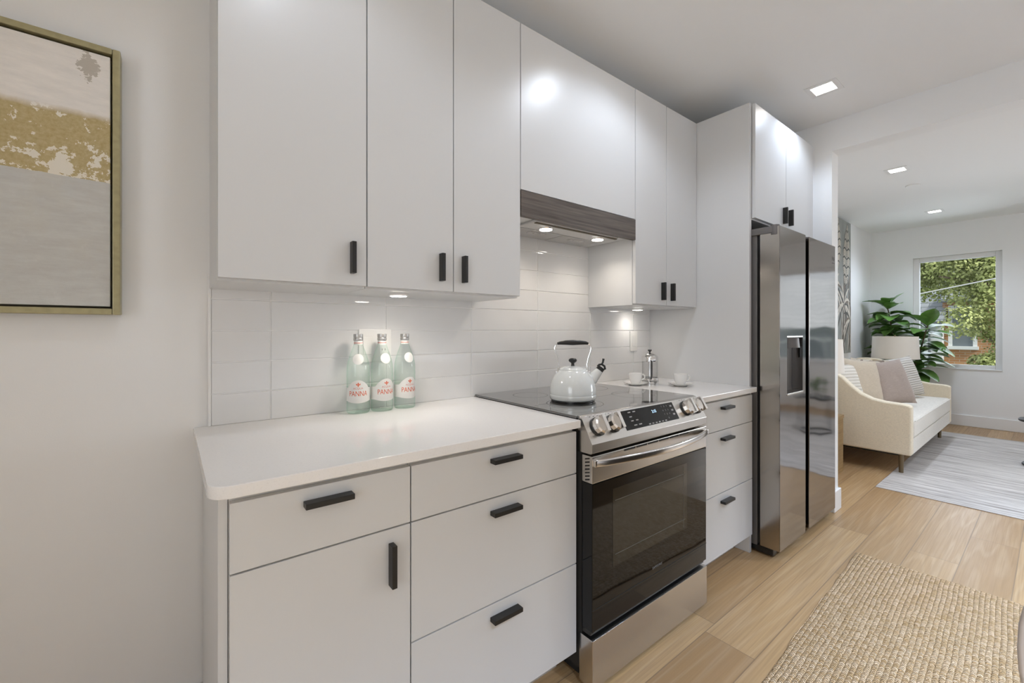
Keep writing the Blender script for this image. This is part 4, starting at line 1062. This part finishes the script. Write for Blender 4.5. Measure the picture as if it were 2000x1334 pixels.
v = [bm.verts.new(p) for p in ((HXF-.3, -4.9, 2.2), (HXF-.3, 1.221, 2.2), (HXF+3, 1.221, 3.3), (HXF+3, -4.9, 3.3), (HXF+6.3, 1.221, 2.2), (HXF+6.3, -4.9, 2.2))]
for f in ((0,1,2,3),(3,2,4,5),(1,4,2),(0,3,5)): bm.faces.new([v[i] for i in f])
obj('main_roof', bm, 'roof', h, smooth=False)
for (y0, y1, z0, z1, xf) in ((.56, 1.00, .74, 1.9, HXF), (-1.4, -.7, .74, 1.9, HXF), (2.1, 2.9, .2, 1.1, HXF-.35)):
    f = obj('window', boxes((xf-.06, xf-.0, y0-.09, y0, z0, z1), (xf-.06, xf, y1, y1+.09, z0, z1), (xf-.06, xf, y0-.09, y1+.09, z1, z1+.1), (xf-.1, xf, y0-.12, y1+.12, z0-.1, z0)), 'siding', h, smooth=False)
    obj('pane', boxes((xf-.03, xf-.0, y0, y1, z0, z1)), 'housewin', f, smooth=False)
# neighbour house seen reflected in the refrigerator
h2 = thing('grey_house', 'grey-sided house with pale roof, seen only reflected in the refrigerator', 'house', (16.2, -8, GZ))
obj('siding_wall', boxes((14.0, 18.4, -16, -2.9, GZ, 1.3)), 'siding_grey', h2, smooth=False)
bm = BM()
v = [bm.verts.new(p) for p in ((13.6, -16.4, 1.3), (13.6, -2.7, 1.3), (16.2, -2.7, 2.9), (16.2, -16.4, 2.9), (18.5, -2.7, 1.3), (18.5, -16.4, 1.3))]
for f in ((0,1,2,3),(3,2,4,5),(1,4,2),(0,3,5),(0,5,4,1)): bm.faces.new([v[i] for i in f])
obj('roof', bm, 'roof_light', h2, smooth=False)
for y0 in (-7.2, -6.0, -4.8, -3.8):
    f = obj('window', boxes((13.94, 14.0, y0-.08, y0+.78, -.2, 1.0)), 'siding', h2, smooth=False); obj('pane', boxes((13.92, 13.94, y0, y0+.7, -.12, .92)), 'housewin', f, smooth=False)
# leafy tree
tr = thing('leafy_tree', 'big leafy green tree outside the window in front of the brick house', 'tree', (14.6, -.55, GZ))
bm = BM(); tube(bm, [(14.6, -.55, GZ), (14.6, -.5, -1), (14.55, -.6, 1), (14.6, -.5, 3), (14.7, -.6, 5)], [.22, .19, .16, .12, .05], 12)
rl = random.Random(21); ends = []
for k in range(16):
    z0 = rl.uniform(.3, 4.0); a = rl.uniform(0, 2*PI); L = rl.uniform(.9, 1.8); e = Vector((14.6+L*math.cos(a)*.8, -.55+L*math.sin(a), z0+rl.uniform(.2, .9)))
    tube(bm, [(14.58, -.55, z0), Vector((14.58, -.55, z0)).lerp(e, .5)+Vector((0,0,.1)), e], [.05, .035, .015], 6); ends.append(e)
obj('trunk', bm, 'bark', tr)
bm = BM()
blobs = []
for k in range(150):
    z0 = rl.uniform(.55, 5.2); half = 1.75 if z0 > 2.45 else (.95 if z0 > 1.25 else .60)
    y0 = -.55+rl.uniform(-1.7, half); x0 = 14.6+rl.uniform(-1.1, 1.1)
    blobs.append((x0, y0, z0, rl.uniform(.22, .42)))
for k in range(14): blobs.append((14.0+rl.uniform(-.4, .4), -.45+rl.uniform(-.5, .75), rl.uniform(.35, .62), .16))
for k in range(70): blobs.append((14.6+rl.uniform(-1, 1), rl.uniform(-.4, 1.6), rl.uniform(2.15, 4.6), rl.uniform(.25, .45)))
for (bx, by, bz, br) in blobs:
    if bz < 2.3 and by+br > .72: continue
    for q in range(int(380*br/.32)):
        d = Vector((rl.gauss(0, 1), rl.gauss(0, 1), rl.gauss(0, 1))).normalized()*br*rl.uniform(.55, 1.05)
        p = Vector((bx, by, bz))+d; n_ = (d.normalized()+Vector((rl.uniform(-.7, .7), rl.uniform(-.7, .7), rl.uniform(-.2, 1.)))).normalized()
        u = n_.orthogonal().normalized(); w = n_.cross(u); a = rl.uniform(0, 2*PI); u, w = u*math.cos(a)+w*math.sin(a), w*math.cos(a)-u*math.sin(a); s = rl.uniform(.028, .046)
        bm.faces.new([bm.verts.new(p+u*s), bm.verts.new(p+w*s*.6), bm.verts.new(p-u*s), bm.verts.new(p-w*s*.6)])
obj('foliage', bm, 'treeleaf', tr, smooth=False)
bm = BM(); tube(bm, [(12, 3.5, 1.45), (12, .731, 1.975), (12, -.309, 2.192), (12, -4, 3.0)], .012, 6)
tag(obj('power_line', bm, 'cable'), 'pale overhead cable crossing the window view', 'cable')
